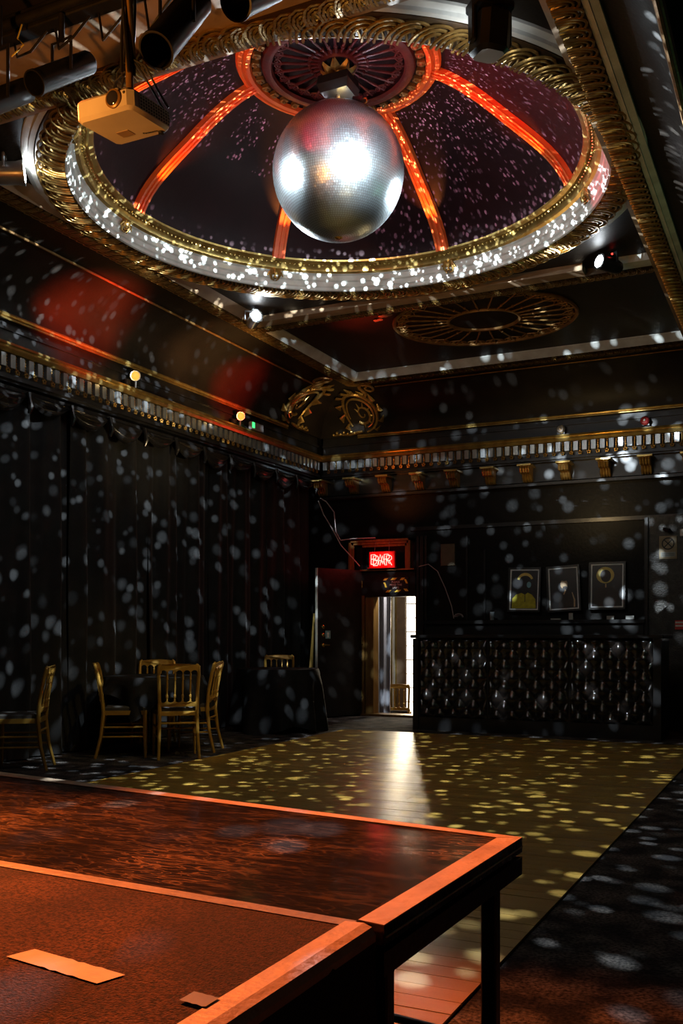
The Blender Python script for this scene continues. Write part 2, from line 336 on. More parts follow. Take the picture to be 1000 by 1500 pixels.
def link(name, me, m, parent=None, loc=(0, 0, 0), rot=(0, 0, 0), scale=(1, 1, 1)):
    o = bpy.data.objects.new(name, me); COL.objects.link(o)
    if m is not None and len(me.materials) == 0: me.materials.append(M[m] if isinstance(m, str) else m)
    o.location = loc; o.rotation_euler = rot; o.scale = scale
    if parent is not None: o.parent = parent
    return o

def part(name, mb, m, parent, smooth=True, loc=(0, 0, 0), rot=(0, 0, 0), label=None):
    o = link(name, mb.mesh(name, smooth), m, parent, loc, rot)
    if label: o['label'] = label
    return o

def wpart(name, mb, m, parent, smooth=True):
    """part whose vertices are given in world coordinates under an unrotated root"""
    o = link(name, mb.mesh(name, smooth), m, parent)
    p = parent; off = Vector((0, 0, 0))
    while p is not None: off += Vector(p.location); p = p.parent
    o.location = -off
    return o

def tag(o, label, cat, group=None, kind=None):
    o['label'] = label; o['category'] = cat
    if group: o['group'] = group
    if kind: o['kind'] = kind
    return o

def thing(name, label, cat, loc=(0, 0, 0), rotz=0.0, group=None, kind=None):
    o = bpy.data.objects.new(name, None); COL.objects.link(o); o.empty_display_size = 0.1
    o.location = loc; o.rotation_euler = (0, 0, rotz)
    return tag(o, label, cat, group, kind)

def solid(name, mb, m, label, cat, kind=None, group=None, loc=(0, 0, 0), smooth=True):
    o = link(name, mb.mesh(name, smooth), m, None, loc); return tag(o, label, cat, group, kind)

def dup(root, loc, rotz, label=None):
    r = root.copy(); COL.objects.link(r); r.location = loc; r.rotation_euler = (root.rotation_euler.x, root.rotation_euler.y, rotz)
    if label: r['label'] = label
    for ch in list(root.children):
        c = ch.copy(); COL.objects.link(c); c.parent = r
        for g in list(ch.children):
            d = g.copy(); COL.objects.link(d); d.parent = c
    return r

def text_mesh(txt, size, extrude=0.0008, align='CENTER'):
    c = bpy.data.curves.new('lettering', 'FONT'); c.body = txt; c.size = size; c.extrude = extrude; c.align_x = align; c.align_y = 'CENTER'
    o = bpy.data.objects.new('lettering', c); COL.objects.link(o)
    bpy.context.view_layer.update()
    me = bpy.data.meshes.new_from_object(o.evaluated_get(bpy.context.evaluated_depsgraph_get()))
    bpy.data.objects.remove(o); return me

def spiral(c0, c1, r, turns, a0, n=18, end=0.25, sgn=1):
    return [(c0 + r * (1 - (1 - end) * i / n) * math.cos(a0 + sgn * 2 * PI * turns * i / n), c1 + r * (1 - (1 - end) * i / n) * math.sin(a0 + sgn * 2 * PI * turns * i / n)) for i in range(n + 1)]

# ------------------------------------------------------------------ room shell
XL, XR, YB, YF = -6.62, 0.62, 12.62, -2.6
ZC = 4.52
mb = MB().box(XL - 0.1, XR + 0.1, YF - 0.1, YB + 0.02, -0.12, 0.0)
floor = solid('floor', mb, 'carpet', 'dark patchy carpet around the wooden dance floor', 'floor', 'structure', smooth=False)
mb = MB().box(-5.07, -0.98, 2.3, 10.60, 0.0, 0.002)
dance = solid('dance_floor', mb, 'subfloor', 'golden polished board dance floor in front of the bar', 'floor', 'structure', smooth=False)
plank_me = MB().box(-0.5, 0.5, -0.5, 0.5, 0, 1).mesh('plank', False)
rows = 83; pw = 8.3 / rows
for i in range(rows):
    y = 2.3 + pw * (i + 0.5)
    cuts = [-5.07, -5.07 + 4.09 * (0.24 + 0.18 * ((i * 7) % 5) / 4), -5.07 + 4.09 * (0.62 + 0.2 * ((i * 3) % 4) / 3), -0.98]
    for a, b in zip(cuts[:-1], cuts[1:]):
        link('plank', plank_me, 'plank', dance, ((a + b) / 2, y, 0.002), (0, 0, 0), (b - a - 0.003, pw - 0.003, 0.008 + random.random() * 0.0012))

solid('wall_left', MB().box(XL - 0.12, XL, YF - 0.1, YB + 0.1, 0, 4.7), 'wall_black', 'black painted wall behind the long black drapes', 'wall', 'structure', smooth=False)
solid('wall_right', MB().box(XR, XR + 0.12, YF - 0.1, YB + 0.1, 0, 4.7), 'wall_black', 'black painted side wall by the dark carpet aisle', 'wall', 'structure', smooth=False)
solid('wall_front', MB().box(XL - 0.1, XR + 0.1, YF - 0.12, YF, 0, 4.7), 'wall_black', 'black painted wall behind the stage', 'wall', 'structure', smooth=False)
DX0, DX1, DZ = -5.58, -4.94, 1.69       # doorway in the back wall
mb = MB()
mb.box(XL - 0.1, -5.76, YB, YB + 0.15, 0, 4.7); mb.box(DX1, XR + 0.1, YB, YB + 0.15, 0, 4.7); mb.box(-5.76, DX1, YB, YB + 0.15, 2.5, 4.7)
wall_back = solid('wall_back', mb, mat('black_bar_wall_paint', (0.0045, 0.0042, 0.0042), 0.45, 0, (0.008, 0.0075, 0.0072), 5, 0.25, 24, spec=0.15), 'black painted wall with the bar doorway and framed pictures', 'wall', 'structure', smooth=False)
# pilaster strips and panel mouldings on the back wall
mb = MB()
for x, wd in ((-4.91, 0.035), (-4.86, 0.05), (-4.79, 0.03)): mb.box(x, x + wd, YB - 0.05, YB, 0, 2.52)
wpart('pilaster', mb, 'black', wall_back, False)
wpart('panel_moulding', MB().box(-4.20, -4.175, YB - 0.03, YB, 1.36, 2.5), 'black', wall_back, False)
wpart('panel_moulding', MB().box(-5.0, -0.6, YB - 0.04, YB, 2.60, 2.65), 'black', wall_back, False)
wpart('panel_moulding', MB().box(-3.95, -3.925, YB - 0.03, YB, 1.36, 2.3), 'black', wall_back, False)
wpart('frieze_ledge', MB().box(-6.4, -0.6, YB - 0.13, YB, 3.10, 3.135), 'black', wall_back, False)
# recess over the door with stepped mouldings
mb = MB(); mb.box(-5.76, DX1, YB + 0.13, YB + 0.16, 2.07, 2.5)
wpart('recess_panel', mb, 'wall_black', wall_back, False)
mb = MB()
for k, (i, y) in enumerate(((0, -0.03), (0.035, 0.0), (0.07, 0.03))):
    mb.box(-5.95 + i, -5.92 + i, YB + y - 0.03, YB + 0.02, 2.08, 2.50 - i); mb.box(-5.95 + i, -5.0 - i, YB + y - 0.03, YB + 0.02, 2.47 - i, 2.50 - i)
    mb.box(-5.03 - i, -5.0 - i, YB + y - 0.03, YB + 0.02, 2.08, 2.50 - i)
wpart('recess_moulding', mb, 'jamb', wall_back, False)

# ceiling -------------------------------------------------------------
BX0, BX1, BY1 = -5.50, -1.0, 11.60      # outer edges of the flat ceiling
DC = (-3.21, 6.60)                     # dome centre
mb = MB()
NR = 96
def sq(a, r=2.45):                     # square ring around the dome hole
    c, s_ = math.cos(a), math.sin(a); k = r / max(abs(c), abs(s_)); return (DC[0] + c * k, DC[1] + s_ * k, ZC)
mb.loft([[(DC[0] + 2.16 * math.cos(2 * PI * j / NR), DC[1] + 2.16 * math.sin(2 * PI * j / NR), ZC) for j in range(NR)], [sq(2 * PI * j / NR) for j in range(NR)]], True, False)
x0, x1, y0, y1 = DC[0] - 2.45, DC[0] + 2.45, DC[1] - 2.45, DC[1] + 2.45
def quad(a, b, c, d, z): mb.add([(a, c, z), (b, c, z), (b, d, z), (a, d, z)], [(0, 1, 2, 3)])
quad(XL, XR, YF, y0, ZC); quad(XL, XR, y1, BY1 + 0.1, ZC + 0.02)
quad(XL, XR, YF, YB, 5.9)
ceiling = solid('ceiling', mb, 'cove', 'black painted flat ceiling around the dome', 'ceiling', 'structure', smooth=False)
def cove_pt(side, t_, a):
    sn, cs = math.sin(a), math.cos(a); z = 3.97 + 0.51 * cs
    if side == 'L': return Vector((BX0 - 0.83 * sn, t_, z))
    if side == 'B': return Vector((t_, BY1 + 0.85 * sn, z))
    return Vector((BX1 + 0.40 * sn, t_, z))
NA = 14
mb = MB().grid(NA, 24, lambda u, v: cove_pt('L', YF + v * (BY1 + 0.85 * math.sin(u * PI / 2) - YF), u * PI / 2)); wpart('cove', mb, 'cove', ceiling)
mb = MB().grid(NA, 12, lambda u, v: cove_pt('B', (BX0 - 0.83 * math.sin(u * PI / 2)) + v * (BX1 + 0.4 * math.sin(u * PI / 2) - BX0 + 0.83 * math.sin(u * PI / 2)), u * PI / 2)); wpart('cove', mb, 'cove', ceiling)
mb = MB().grid(NA, 24, lambda u, v: cove_pt('R', YF + v * (BY1 + 0.85 * math.sin(u * PI / 2) - YF), u * PI / 2)); wpart('cove', mb, 'cove', ceiling)

# gilded rope beams -----------------------------------------------------
def loop_into(mb, wd, sp, tr, n=9, m=4, lean=-0.12):
    """one overlapping arch of the plait; local x across the band, y along it, z down"""
    for k, f in ((0, 1.0), (1, 0.76), (2, 0.52)):
        pts = []
        for i in range(n + 1):
            a = PI * i / n
            pts.append((-wd / 2 + wd * (0.97 - 0.19 * k) * math.sin(a) , -sp * 1.05 * f * math.cos(a) + lean * sp * math.sin(a), -(0.9 + 1.0 * math.cos(a)) * tr * 1.3 - 0.002))
        mb.tube(pts, tr, m, caps=False)
    return mb
def rope_beam(idx, label, p0, p1, wd, across, sp, single):
    p0 = Vector(p0); p1 = Vector(p1); d = (p1 - p0); L = d.length; d.normalize(); across = Vector(across)
    root = thing('trim_%d' % idx, label, 'moulding', p0, 0, None, 'structure')
    mb = MB(); mid = (p0 + p1) / 2
    mb.obox(mid + Vector((0, 0, 0.05)), d * L / 2, across * (wd / 2 + 0.005), Vector((0, 0, 0.045)))
    wpart('rope_bed', mb, 'bed', root, False)
    n = int(L / sp); ang = math.atan2(across.y, across.x)
    zax = Vector((0, 0, 1)); yax = zax.cross(across)     # local y axis direction
    if single:
        me = loop_into(MB(), wd, sp, wd * 0.050, 10, 5).mesh('rope_loop'); me.materials.append(M['gold'])
        for i in range(n): link('rope_loop', me, None, root, d * (sp * (i + 0.5)), (0, 0, ang))
    else:
        proto = loop_into(MB(), wd, sp, wd * 0.06, 6, 3); mb = MB()
        for i in range(n):
            c = p0 + d * (sp * (i + 0.5))
            mb.add([c + across * x + yax * y + zax * z for x, y, z in proto.v], proto.f)
        o = wpart('rope_plait', mb, 'gold', root); o['kind'] = 'stuff'
    return root
ZR = 4.45
b = rope_beam(1, 'gilded rope beam of the ceiling over the dark carpet aisle', (-1.145, 1.5, ZR), (-1.145, 11.6, ZR), 0.155, (1, 0, 0), 0.095, True)
for xa, xb, mt in ((-1.262, -1.225, 'tan'), (-1.065, -1.030, 'white'), (-1.028, -0.985, 'white')):
    mb = MB().loft([[(xa, y, ZR + 0.0), (xb, y, ZR + (0.01 if xb > -1 else -0.005)), (xb, y, ZR + 0.09), (xa, y, ZR + 0.09)] for y in (1.5, 11.6)]); wpart('fillet', mb, mt, b, False)
b = rope_beam(2, 'gilded rope beam of the ceiling along the curtained wall', (-5.415, 1.5, ZR), (-5.415, 11.6, ZR), 0.155, (-1, 0, 0), 0.085, False)
mb = MB().loft([[(-5.333, y, ZR), (-5.22, y, ZR + 0.075), (-5.22, y, ZR + 0.1), (-5.333, y, ZR + 0.1)] for y in (1.5, 8.95)]); wpart('fillet', mb, 'tan', b, False)
mb = MB().loft([[(-5.333, y, ZR), (-5.25, y + (0 if y < 10 else -0.08), ZR + 0.075), (-5.25, y + (0 if y < 10 else -0.08), ZR + 0.1), (-5.333, y, ZR + 0.1)] for y in (9.12, 11.43)]); wpart('fillet', mb, 'white', b, False)
b = rope_beam(3, 'gilded rope beam of the ceiling above the bar wall', (-5.42, 11.515, ZR), (-1.1, 11.515, ZR), 0.155, (0, 1, 0), 0.085, False)
mb = MB().loft([[(-5.333, 11.43, ZR), (-5.25, 11.35, ZR + 0.075), (-5.25, 11.35, ZR + 0.1), (-5.333, 11.43, ZR + 0.1)], [(-1.23, 11.43, ZR), (-1.23, 11.35, ZR + 0.075), (-1.23, 11.35, ZR + 0.1), (-1.23, 11.43, ZR + 0.1)]]); wpart('fillet', mb, 'white', b, False)
b = rope_beam(4, 'gilded rope beam of the ceiling between dome and oval grille', (-5.34, 9.06, ZR), (-1.25, 9.06, ZR), 0.12, (0, 1, 0), 0.075, False)
wpart('fillet', MB().box(-5.33, -1.85, 8.84, 9.0, ZR + 0.005, ZR + 0.09), 'tan', b, False)
wpart('fillet', MB().box(-1.55, -1.24, 8.84, 9.0, ZR + 0.005, ZR + 0.09), 'white', b, False)
b = rope_beam(5, 'gilded rope beam of the ceiling on the stage side of the dome', (-5.34, 4.54, ZR), (-1.25, 4.54, ZR), 0.14, (0, -1, 0), 0.09, False)
wpart('fillet', MB().box(-5.33, -1.25, 4.62, 4.68, ZR + 0.005, ZR + 0.09), 'tan', b, False)
wpart('beam_board', MB().box(-5.33, -1.25, 4.05, 4.46, ZR + 0.005, ZR + 0.09), 'tan', b, False)

# thin beads on the coves
for idx, pts, r, mt, lab in (
    (6, [cove_pt('L', y, 0.42) + Vector((0.01, 0, -0.01)) for y in (1.5, 6, 11.35)], 0.011, 'gold_dull', 'thin gilt bead high on the cove over the curtained wall'),
    (7, [cove_pt('B', x, 0.25) + Vector((0, -0.01, -0.01)) for x in (-5.2, -3, -1.0)], 0.008, 'gold_dull', 'thin gilt bead high on the cove over the bar'),
    (8, [(-6.33, YF, 3.965), (-6.33, 11.45, 3.965)], 0.020, 'gold_bright', 'gilt half-round moulding at the foot of the cove over the curtained wall'),
    (9, [(-5.75, 12.45, 3.965), (-0.6, 12.45, 3.965)], 0.017, 'gold_bright', 'gilt half-round moulding at the foot of the cove over the bar'),
    (10, [(-0.60, YF, 3.965), (-0.60, 12.45, 3.965)], 0.026, 'gold_dull', 'gilt moulding at the foot of the cove over the dark aisle')):
    mb = MB().tube(pts, r, 8)
    if idx in (8, 9, 10):
        o2 = [Vector(p) + Vector((0, 0, -r * 1.6)) for p in pts]; mb.tube(o2, r * 0.5, 6)
    solid('trim_%d' % idx, mb, mt, lab, 'moulding', 'structure')

# ------------------------------------------------------------------ cornices
def cornice(idx, label, p0, d, out, L, sp):
    """p0: corner start on the face line, d along, out into the room"""
    p0 = Vector(p0); d = Vector(d); out = Vector(out); up = Vector((0, 0, 1))
    root = thing('trim_%d' % idx, label, 'cornice', p0, 0, None, 'structure')
    def bar(name, o0, o1, z0, z1, mt):
        c = p0 + d * L / 2 + out * (o0 + o1) / 2; c.z = (z0 + z1) / 2
        return wpart(name, MB().obox(c, d * L / 2, out * (o1 - o0) / 2, up * (z1 - z0) / 2), mt, root, False)
    bar('frieze', -0.2, -0.06, 3.40, 3.99, 'black')
    bar('frieze_fillet', -0.06, -0.035, 3.85, 3.875, 'black')
    bar('ledge', -0.06, -0.01, 3.715, 3.735, 'black')
    c = p0.copy(); c.z = 0
    prof = [(-0.06, 3.722), (0.03, 3.722), (0.038, 3.700), (0.02, 3.690), (0.026, 3.668), (0.004, 3.640), (-0.06, 3.640)]
    wpart('crown_strip', MB().loft([[c + d * s_ + out * o + up * z for o, z in prof] for s_ in (0, L)]), 'gold_bright', root, False)
    bar('soffit_strip', -0.06, -0.02, 3.42, 3.455, 'black')
    n = int(L / sp)
    def fr(o0, o1, a0, a1, z0, z1):
        m_ = MB(); c_ = d * (a0 + a1) / 2 + out * (o0 + o1) / 2 + up * (z0 + z1) / 2
        return m_.obox(c_, d * (a1 - a0) / 2, out * (o1 - o0) / 2, up * (z1 - z0) / 2)
    blk = fr(-0.06, -0.005, -0.029, 0.029, 3.515, 3.632).mesh('mirror_block', False); blk.materials.append(M['mirror'])
    bd = MB()
    for k in range(5): bd.sphere(out * -0.03 + up * (3.525 + 0.024 * k), 0.012, 6, 4)
    bd = bd.mesh('bead_column'); bd.materials.append(M['gold'])
    rs = MB(); 
    for k in range(5):
        a = 2 * PI * k / 5 + 0.3; rs.sphere(out * -0.012 + d * (0.019 * math.cos(a)) + up * (3.487 + 0.017 * math.sin(a)), 0.012, 6, 4)
    rs = rs.mesh('drop_rosette'); rs.materials.append(M['gold'])
    base = Vector((0, 0, -p0.z))
    for i in range(n):
        link('mirror_block', blk, None, root, base + d * (sp * (i + 0.5)))
        link('bead_column', bd, None, root, base + d * (sp * (i + 1.0)))
        link('drop_rosette', rs, None, root, base + d * (sp * (i + 1.0)))
    return root
SP = 0.112
cornice(11, 'gilt cornice with silver blocks above the black drapes', (-6.33, 12.45, 3.5), (0, -1, 0), (1, 0, 0), 9.0, SP)
cb = cornice(12, 'gilt cornice with silver blocks above the bar wall', (-6.33, 12.45, 3.5), (1, 0, 0), (0, -1, 0), 6.0, SP)
# scrolled gilt consoles under the bar cornice
def console_mesh():
    m1 = MB()
    prof = [(0.0, 0.0), (-0.23, 0.0), (-0.245, -0.03), (-0.215, -0.065), (-0.16, -0.075), (-0.12, -0.095), (-0.10, -0.14), (-0.06, -0.165), (-0.015, -0.16), (0.0, -0.14)]
    m1.prism(prof, lambda u, v, dd: (dd, u, v), -0.06, 0.06)
    m2 = MB().bev(-0.095, 0.095, -0.275, 0.0, 0.0, 0.028, 0.006)
    m3 = MB()
    for k in range(4):
        x = -0.051 + 0.034 * k
        m3.tube([(x, -0.235, -0.005), (x, -0.25, -0.03), (x, -0.225, -0.072), (x, -0.19, -0.085), (x, -0.155, -0.08)], [0.014, 0.018, 0.018, 0.014, 0.006], 7)
        m3.tube([(x, -0.15, -0.082), (x, -0.12, -0.105), (x, -0.105, -0.14), (x, -0.07, -0.172), (x, -0.02, -0.172)], [0.008, 0.015, 0.018, 0.018, 0.012], 7)
    return m1.mesh('bracket_body'), m2.mesh('bracket_cap', False), m3.mesh('bracket_flutes')
c1, c2, c3 = console_mesh()
for m_, q in ((c1, 'gold_dull'), (c2, 'gold_bright'), (c3, 'gold')): m_.materials.append(M[q])
BRL = ['in the corner by the drapes', 'over the open door', 'over the neon sign', 'over the dark pilaster beside the doorway', 'over the coiled lead and bronze plaque', 'over the small glass on the shelf',
       'over the yellow-jacket picture', 'over the crooked bearded-man picture', 'over the gold halo picture', 'over the edge of the grey pier', 'over the crossed-circle notice']
for i in range(11):
    x = -6.35 + 0.503 * i
    if x > -0.9: break
    r = thing('cornice_bracket', 'scrolled gilt cornice bracket ' + BRL[i], 'bracket', (x, 12.61, 3.345), 0, 'gilt brackets under the bar cornice')
    link('bracket_body', c1, None, r); link('bracket_cap', c2, None, r); link('bracket_flutes', c3, None, r)
wpart('bracket_rail', MB().box(-6.33, -0.6, 12.58, 12.63, 3.16, 3.40), 'black', cb, False)

# ------------------------------------------------------------------ dome
dome = thing('dome', 'shallow maroon ceiling dome with red ribs inside a gilded plaited ring', 'dome', (DC[0], DC[1], ZC), 0, None, 'structure')
DP = [(1.815, 4.685), (1.765, 4.775), (1.69, 4.868), (1.595, 4.955), (1.485, 5.042), (1.32, 5.155), (1.16, 5.275), (1.03, 5.355), (0.91, 5.42), (0.80, 5.465), (0.72, 5.485)]
for _ in range(2):                       # smooth the profile
    q_ = [DP[0]]
    for (a0, b0), (a1, b1) in zip(DP[:-1], DP[1:]): q_ += [(a0 * 0.75 + a1 * 0.25, b0 * 0.75 + b1 * 0.25), (a0 * 0.25 + a1 * 0.75, b0 * 0.25 + b1 * 0.75)]
    DP = q_ + [DP[-1]]
def dome_prof(t_):                       # t_ 0 at spring, 1 at medallion rim: (r, z world)
    q = min(len(DP) - 1.0001, max(0.0, t_ * (len(DP) - 1))); k = int(q); f = q - k
    return (DP[k][0] + (DP[k + 1][0] - DP[k][0]) * f, DP[k][1] + (DP[k + 1][1] - DP[k][1]) * f)
prof = [(r, z - ZC) for r, z in (dome_prof(i / 18) for i in range(19))] + [(0.60, 0.985), (0.001, 0.995)]
part('dome_shell', MB().lathe(prof, 72), 'maroon', dome)
RIBS = [31.5, 84, 134, 183, 228, 279, 333]
for a in RIBS:
    a = math.radians(a); rib = None
    for name, off, wd, ht, mt in (('rib', 0, 0.062, 0.028, 'rib'), ('rib_bead', -0.044, 0.012, 0.042, 'rib'), ('rib_bead', 0.044, 0.012, 0.042, 'rib'), ('rib_bead', 0.0, 0.010, 0.044, 'rib')):
        m_ = MB(); rings = []
        rd = Vector((math.cos(a), math.sin(a), 0)); tg = Vector((-math.sin(a), math.cos(a), 0))
        for i in range(17):
            r, z = dome_prof(i / 16); r2, z2 = dome_prof(min(1, i / 16 + 0.02)); r1, z1 = dome_prof(max(0, i / 16 - 0.02))
            tn = (rd * (r2 - r1) + Vector((0, 0, z2 - z1))).normalized(); nm = tg.cross(tn)
            if nm.dot(rd) > 0: nm = -nm
            sc = 1.0 - 0.15 * i / 16
            p = rd * r + Vector((0, 0, z - ZC)) + tg * off * sc
            rings.append([p - tg * wd * sc, p - tg * wd * 0.9 * sc + nm * ht, p + tg * wd * 0.9 * sc + nm * ht, p + tg * wd * sc])
        m_.loft(rings)
        o = part(name, m_, mt, rib if rib else dome)
        if rib is None: rib = o
# ring mouldings: gold roll, white stepped band, plait bed, white outer fillet
part('gold_roll', MB().lathe([(1.795, 0.17), (1.80, 0.155), (1.83, 0.14), (1.855, 0.155), (1.885, 0.135), (1.90, 0.10), (1.93, 0.085), (1.93, 0.17)], 120), 'gold_bright', dome)
part('white_band', MB().lathe([(1.925, 0.13), (1.925, 0.085), (1.945, 0.075), (1.945, 0.03), (1.962, 0.02), (1.962, -0.02), (1.975, -0.03), (1.975, -0.055), (1.99, -0.06), (1.99, 0.1)], 120), 'white', dome)
part('plait_bed', MB().lathe([(1.985, -0.045), (2.0, -0.058), (2.17, -0.058), (2.19, -0.045), (2.19, 0.1), (1.985, 0.1)], 120), 'bed', dome)
part('outer_fillet', MB().lathe([(2.19, 0.0), (2.20, -0.045), (2.235, -0.045), (2.24, -0.025), (2.28, -0.015), (2.29, 0.02)], 120), 'white', dome)
NL = 96
me = loop_into(MB(), 0.20, 2 * PI * 2.09 / NL, 0.0090, 12, 5).mesh('plait_loop'); me.materials.append(M['gold'])
for i in range(NL):
    a = 2 * PI * i / NL
    link('plait_loop', me, None, dome, (2.088 * math.cos(a), 2.088 * math.sin(a), -0.058), (0, 0, a))
# small beads on the inside of the gold roll
me = MB().sphere((0, 0, 0), 0.011, 6, 4).mesh('roll_bead'); me.materials.append(M['gold_bright'])
bd = MB()
for i in range(260):
    a = 2 * PI * i / 260; bd.sphere((1.865 * math.cos(a), 1.865 * math.sin(a), 0.142), 0.012, 5, 4)
o = part('roll_beads', bd, 'gold_bright', dome); o['kind'] = 'stuff'
# gilt acanthus clips on the white band
clip = MB()
for s_ in (-1, 1):
    clip.tube([(0.0, s_ * 0.01, 0.07), (-0.03, s_ * 0.035, 0.045), (-0.025, s_ * 0.045, 0.0), (0.0, s_ * 0.03, -0.03), (-0.02, s_ * 0.008, -0.05)], [0.014, 0.016, 0.014, 0.010, 0.006], 6)
    clip.tube([(0.0, s_ * 0.01, 0.02), (-0.035, s_ * 0.06, 0.02), (-0.02, s_ * 0.075, -0.01)], [0.012, 0.010, 0.005], 6)
clip.sphere((-0.025, 0, 0.03), 0.026, 8, 6, 1.3); clip.sphere((-0.02, 0, -0.02), 0.018, 8, 6); clip.sphere((-0.02, 0, 0.085), 0.022, 8, 6)
clip = clip.mesh('acanthus_clip'); clip.materials.append(M['gold'])
for a in RIBS:
    a = math.radians(a); link('acanthus_clip', clip, None, dome, (1.945 * math.cos(a), 1.945 * math.sin(a), 0.04), (0, 0, a))
# medallion at the crown
med = thing('dome_medallion', 'round oxblood fretwork medallion with orange rim at the crown of the dome', 'medallion', (DC[0], DC[1], 5.485))
part('orange_rim', MB().lathe([(0.66, -0.02), (0.67, -0.05), (0.70, -0.055), (0.715, -0.03), (0.735, -0.045), (0.76, -0.04), (0.775, -0.015), (0.785, 0.0), (0.785, 0.04), (0.66, 0.04)], 72), 'rib', med)
part('dentil_bed', MB().lathe([(0.585, -0.01), (0.665, -0.01), (0.665, 0.03), (0.585, 0.03)], 72), 'med_black', med)
me = MB().bev(-0.032, 0.032, -0.026, 0.026, -0.038, 0.0, 0.008).sphere((0, 0, -0.036), 0.018, 8, 4).mesh('dentil'); me.materials.append(M['gold_dull'])
for i in range(36):
    a = 2 * PI * i / 36; link('dentil', me, None, med, (0.625 * math.cos(a), 0.625 * math.sin(a), -0.008), (0, 0, a))
part('dark_rim', MB().lathe([(0.50, -0.03), (0.51, -0.055), (0.545, -0.06), (0.575, -0.045), (0.588, -0.015), (0.588, 0.02), (0.50, 0.02)], 72), 'med_dark', med)
part('back_disc', MB().lathe([(0.001, 0.03), (0.52, 0.03), (0.52, 0.05), (0.001, 0.05)], 64), 'med_black', med)
def spoke_meshes(r0, r1, n, tr, sc):
    sp = MB().tube([(r0, 0, 0), (r0 + (r1 - r0) * 0.5, 0, -tr * 0.3), (r1, 0, 0)], [tr, tr * 0.9, tr * 1.2], 6)
    sp.sphere((r0 + (r1 - r0) * 0.25, 0, 0), tr * 1.7, 6, 4)
    curl = MB(); g = (2 * PI * r1 / n) * 0.25 * sc
    for s_ in (-1, 1):
        p2 = [(r1 - 2.6 * g, 0.0)] + spiral(r1 - 1.2 * g, s_ * g * 0.95, g * 0.9, 1.15, PI if s_ > 0 else PI, 14, 0.2, -s_)
        curl.tube([(x, y, 0) for x, y in p2], tr * 0.75, 5)
    return sp.mesh('spoke'), curl.mesh('scroll')
sm, cm = spoke_meshes(0.13, 0.50, 26, 0.011, 0.95); sm.materials.append(M['med_dark']); cm.materials.append(M['med_dark'])
for i in range(26):
    a = 2 * PI * i / 26
    s_ = link('spoke', sm, None, med, (0, 0, -0.005), (0, 0, a)); link('scroll', cm, None, s_)
part('hub_ring', MB().lathe([(0.12, 0.0), (0.125, -0.025), (0.145, -0.03), (0.155, -0.01), (0.155, 0.02)], 32), 'med_dark', med)
pet = MB().grid(6, 4, lambda u, v: (0.02 + 0.12 * u, (v - 0.5) * 0.085 * math.sin(PI * (0.15 + 0.8 * u)), -0.03 - 0.045 * math.sin(PI * u) - 0.02 * (1 - abs(2 * v - 1)))).mesh('petal'); pet.materials.append(M['gold'])
for i in range(8): link('petal', pet, None, med, (0, 0, 0), (0, 0, 2 * PI * i / 8 + 0.2))
part('rosette_heart', MB().sphere((0, 0, -0.05), 0.032, 10, 6), 'gold', med)
# uplights tucked behind the gold roll at the foot of each rib
for a in RIBS:
    a = math.radians(a); p = (DC[0] + 1.62 * math.cos(a), DC[1] + 1.62 * math.sin(a), 4.60)
    lamp('rib_uplight', 'SPOT', (DC[0] + 1.60 * math.cos(a), DC[1] + 1.60 * math.sin(a), 4.74), 34, (1.0, 0.30, 0.06), (DC[0] + 1.2 * math.cos(a), DC[1] + 1.2 * math.sin(a), 5.4), 64, 1.0, 0.01)

# ------------------------------------------------------------------ mirror ball
ball = thing('mirror_ball', 'large mirror ball hanging in the dome', 'mirror ball', BALL - Vector((0, 0, BR)))
part('ball_core', MB().sphere((0, 0, BR), BR - 0.004, 48, 32), 'ball_core', ball)
mb = MB(); rowsb = 88
for i in range(rowsb):
    th0, th1 = PI * i / rowsb, PI * (i + 1) / rowsb; thm = (th0 + th1) / 2
    n = max(4, int(2 * PI * math.sin(thm) / (PI / rowsb))); off = random.random()
    g = 0.06
    ta, tb = th0 + (th1 - th0) * g, th1 - (th1 - th0) * g
    for j in range(n):
        p0, p1 = 2 * PI * (j + g + off) / n, 2 * PI * (j + 1 - g + off) / n
        vs = []
        tilt = [random.gauss(0, 0.0002) for _ in range(2)]
        for q, (th, ph) in enumerate(((ta, p0), (ta, p1), (tb, p1), (tb, p0))):
            rr = BR + (tilt[0] if q < 2 else -tilt[0]) + (tilt[1] if q in (0, 3) else -tilt[1])
            vs.append((rr * math.sin(th) * math.cos(ph), rr * math.sin(th) * math.sin(ph), BR + rr * math.cos(th)))
        mb.add(vs, [(0, 3, 2, 1)])
o = part('mirror_tiles', mb, 'tile', ball, False); o['kind'] = 'stuff'
part('top_cap', MB().lathe([(0.001, 2 * BR + 0.035), (0.05, 2 * BR + 0.03), (0.065, 2 * BR + 0.01), (0.07, 2 * BR - 0.012)], 20), 'brass', ball)
mb = MB()
for k in range(2):
    z = 2 * BR + 0.05 + 0.032 * k
    mb.tube([((0.013 * math.cos(t_)) * (1 if k % 2 else 0), (0.013 * math.cos(t_)) * (0 if k % 2 else 1), z + 0.02 * math.sin(t_)) for t_ in [2 * PI * j / 10 for j in range(10)]], 0.004, 5, closed=True)
part('chain', mb, 'brass', ball)
part('bottom_cap', MB().lathe([(0.001, -0.006), (0.02, -0.005), (0.032, 0.002)], 14), 'brass', ball)
mot = thing('ball_motor', 'black angular motor housing between mirror ball and medallion', 'motor', (DC[0], DC[1], 5.245))
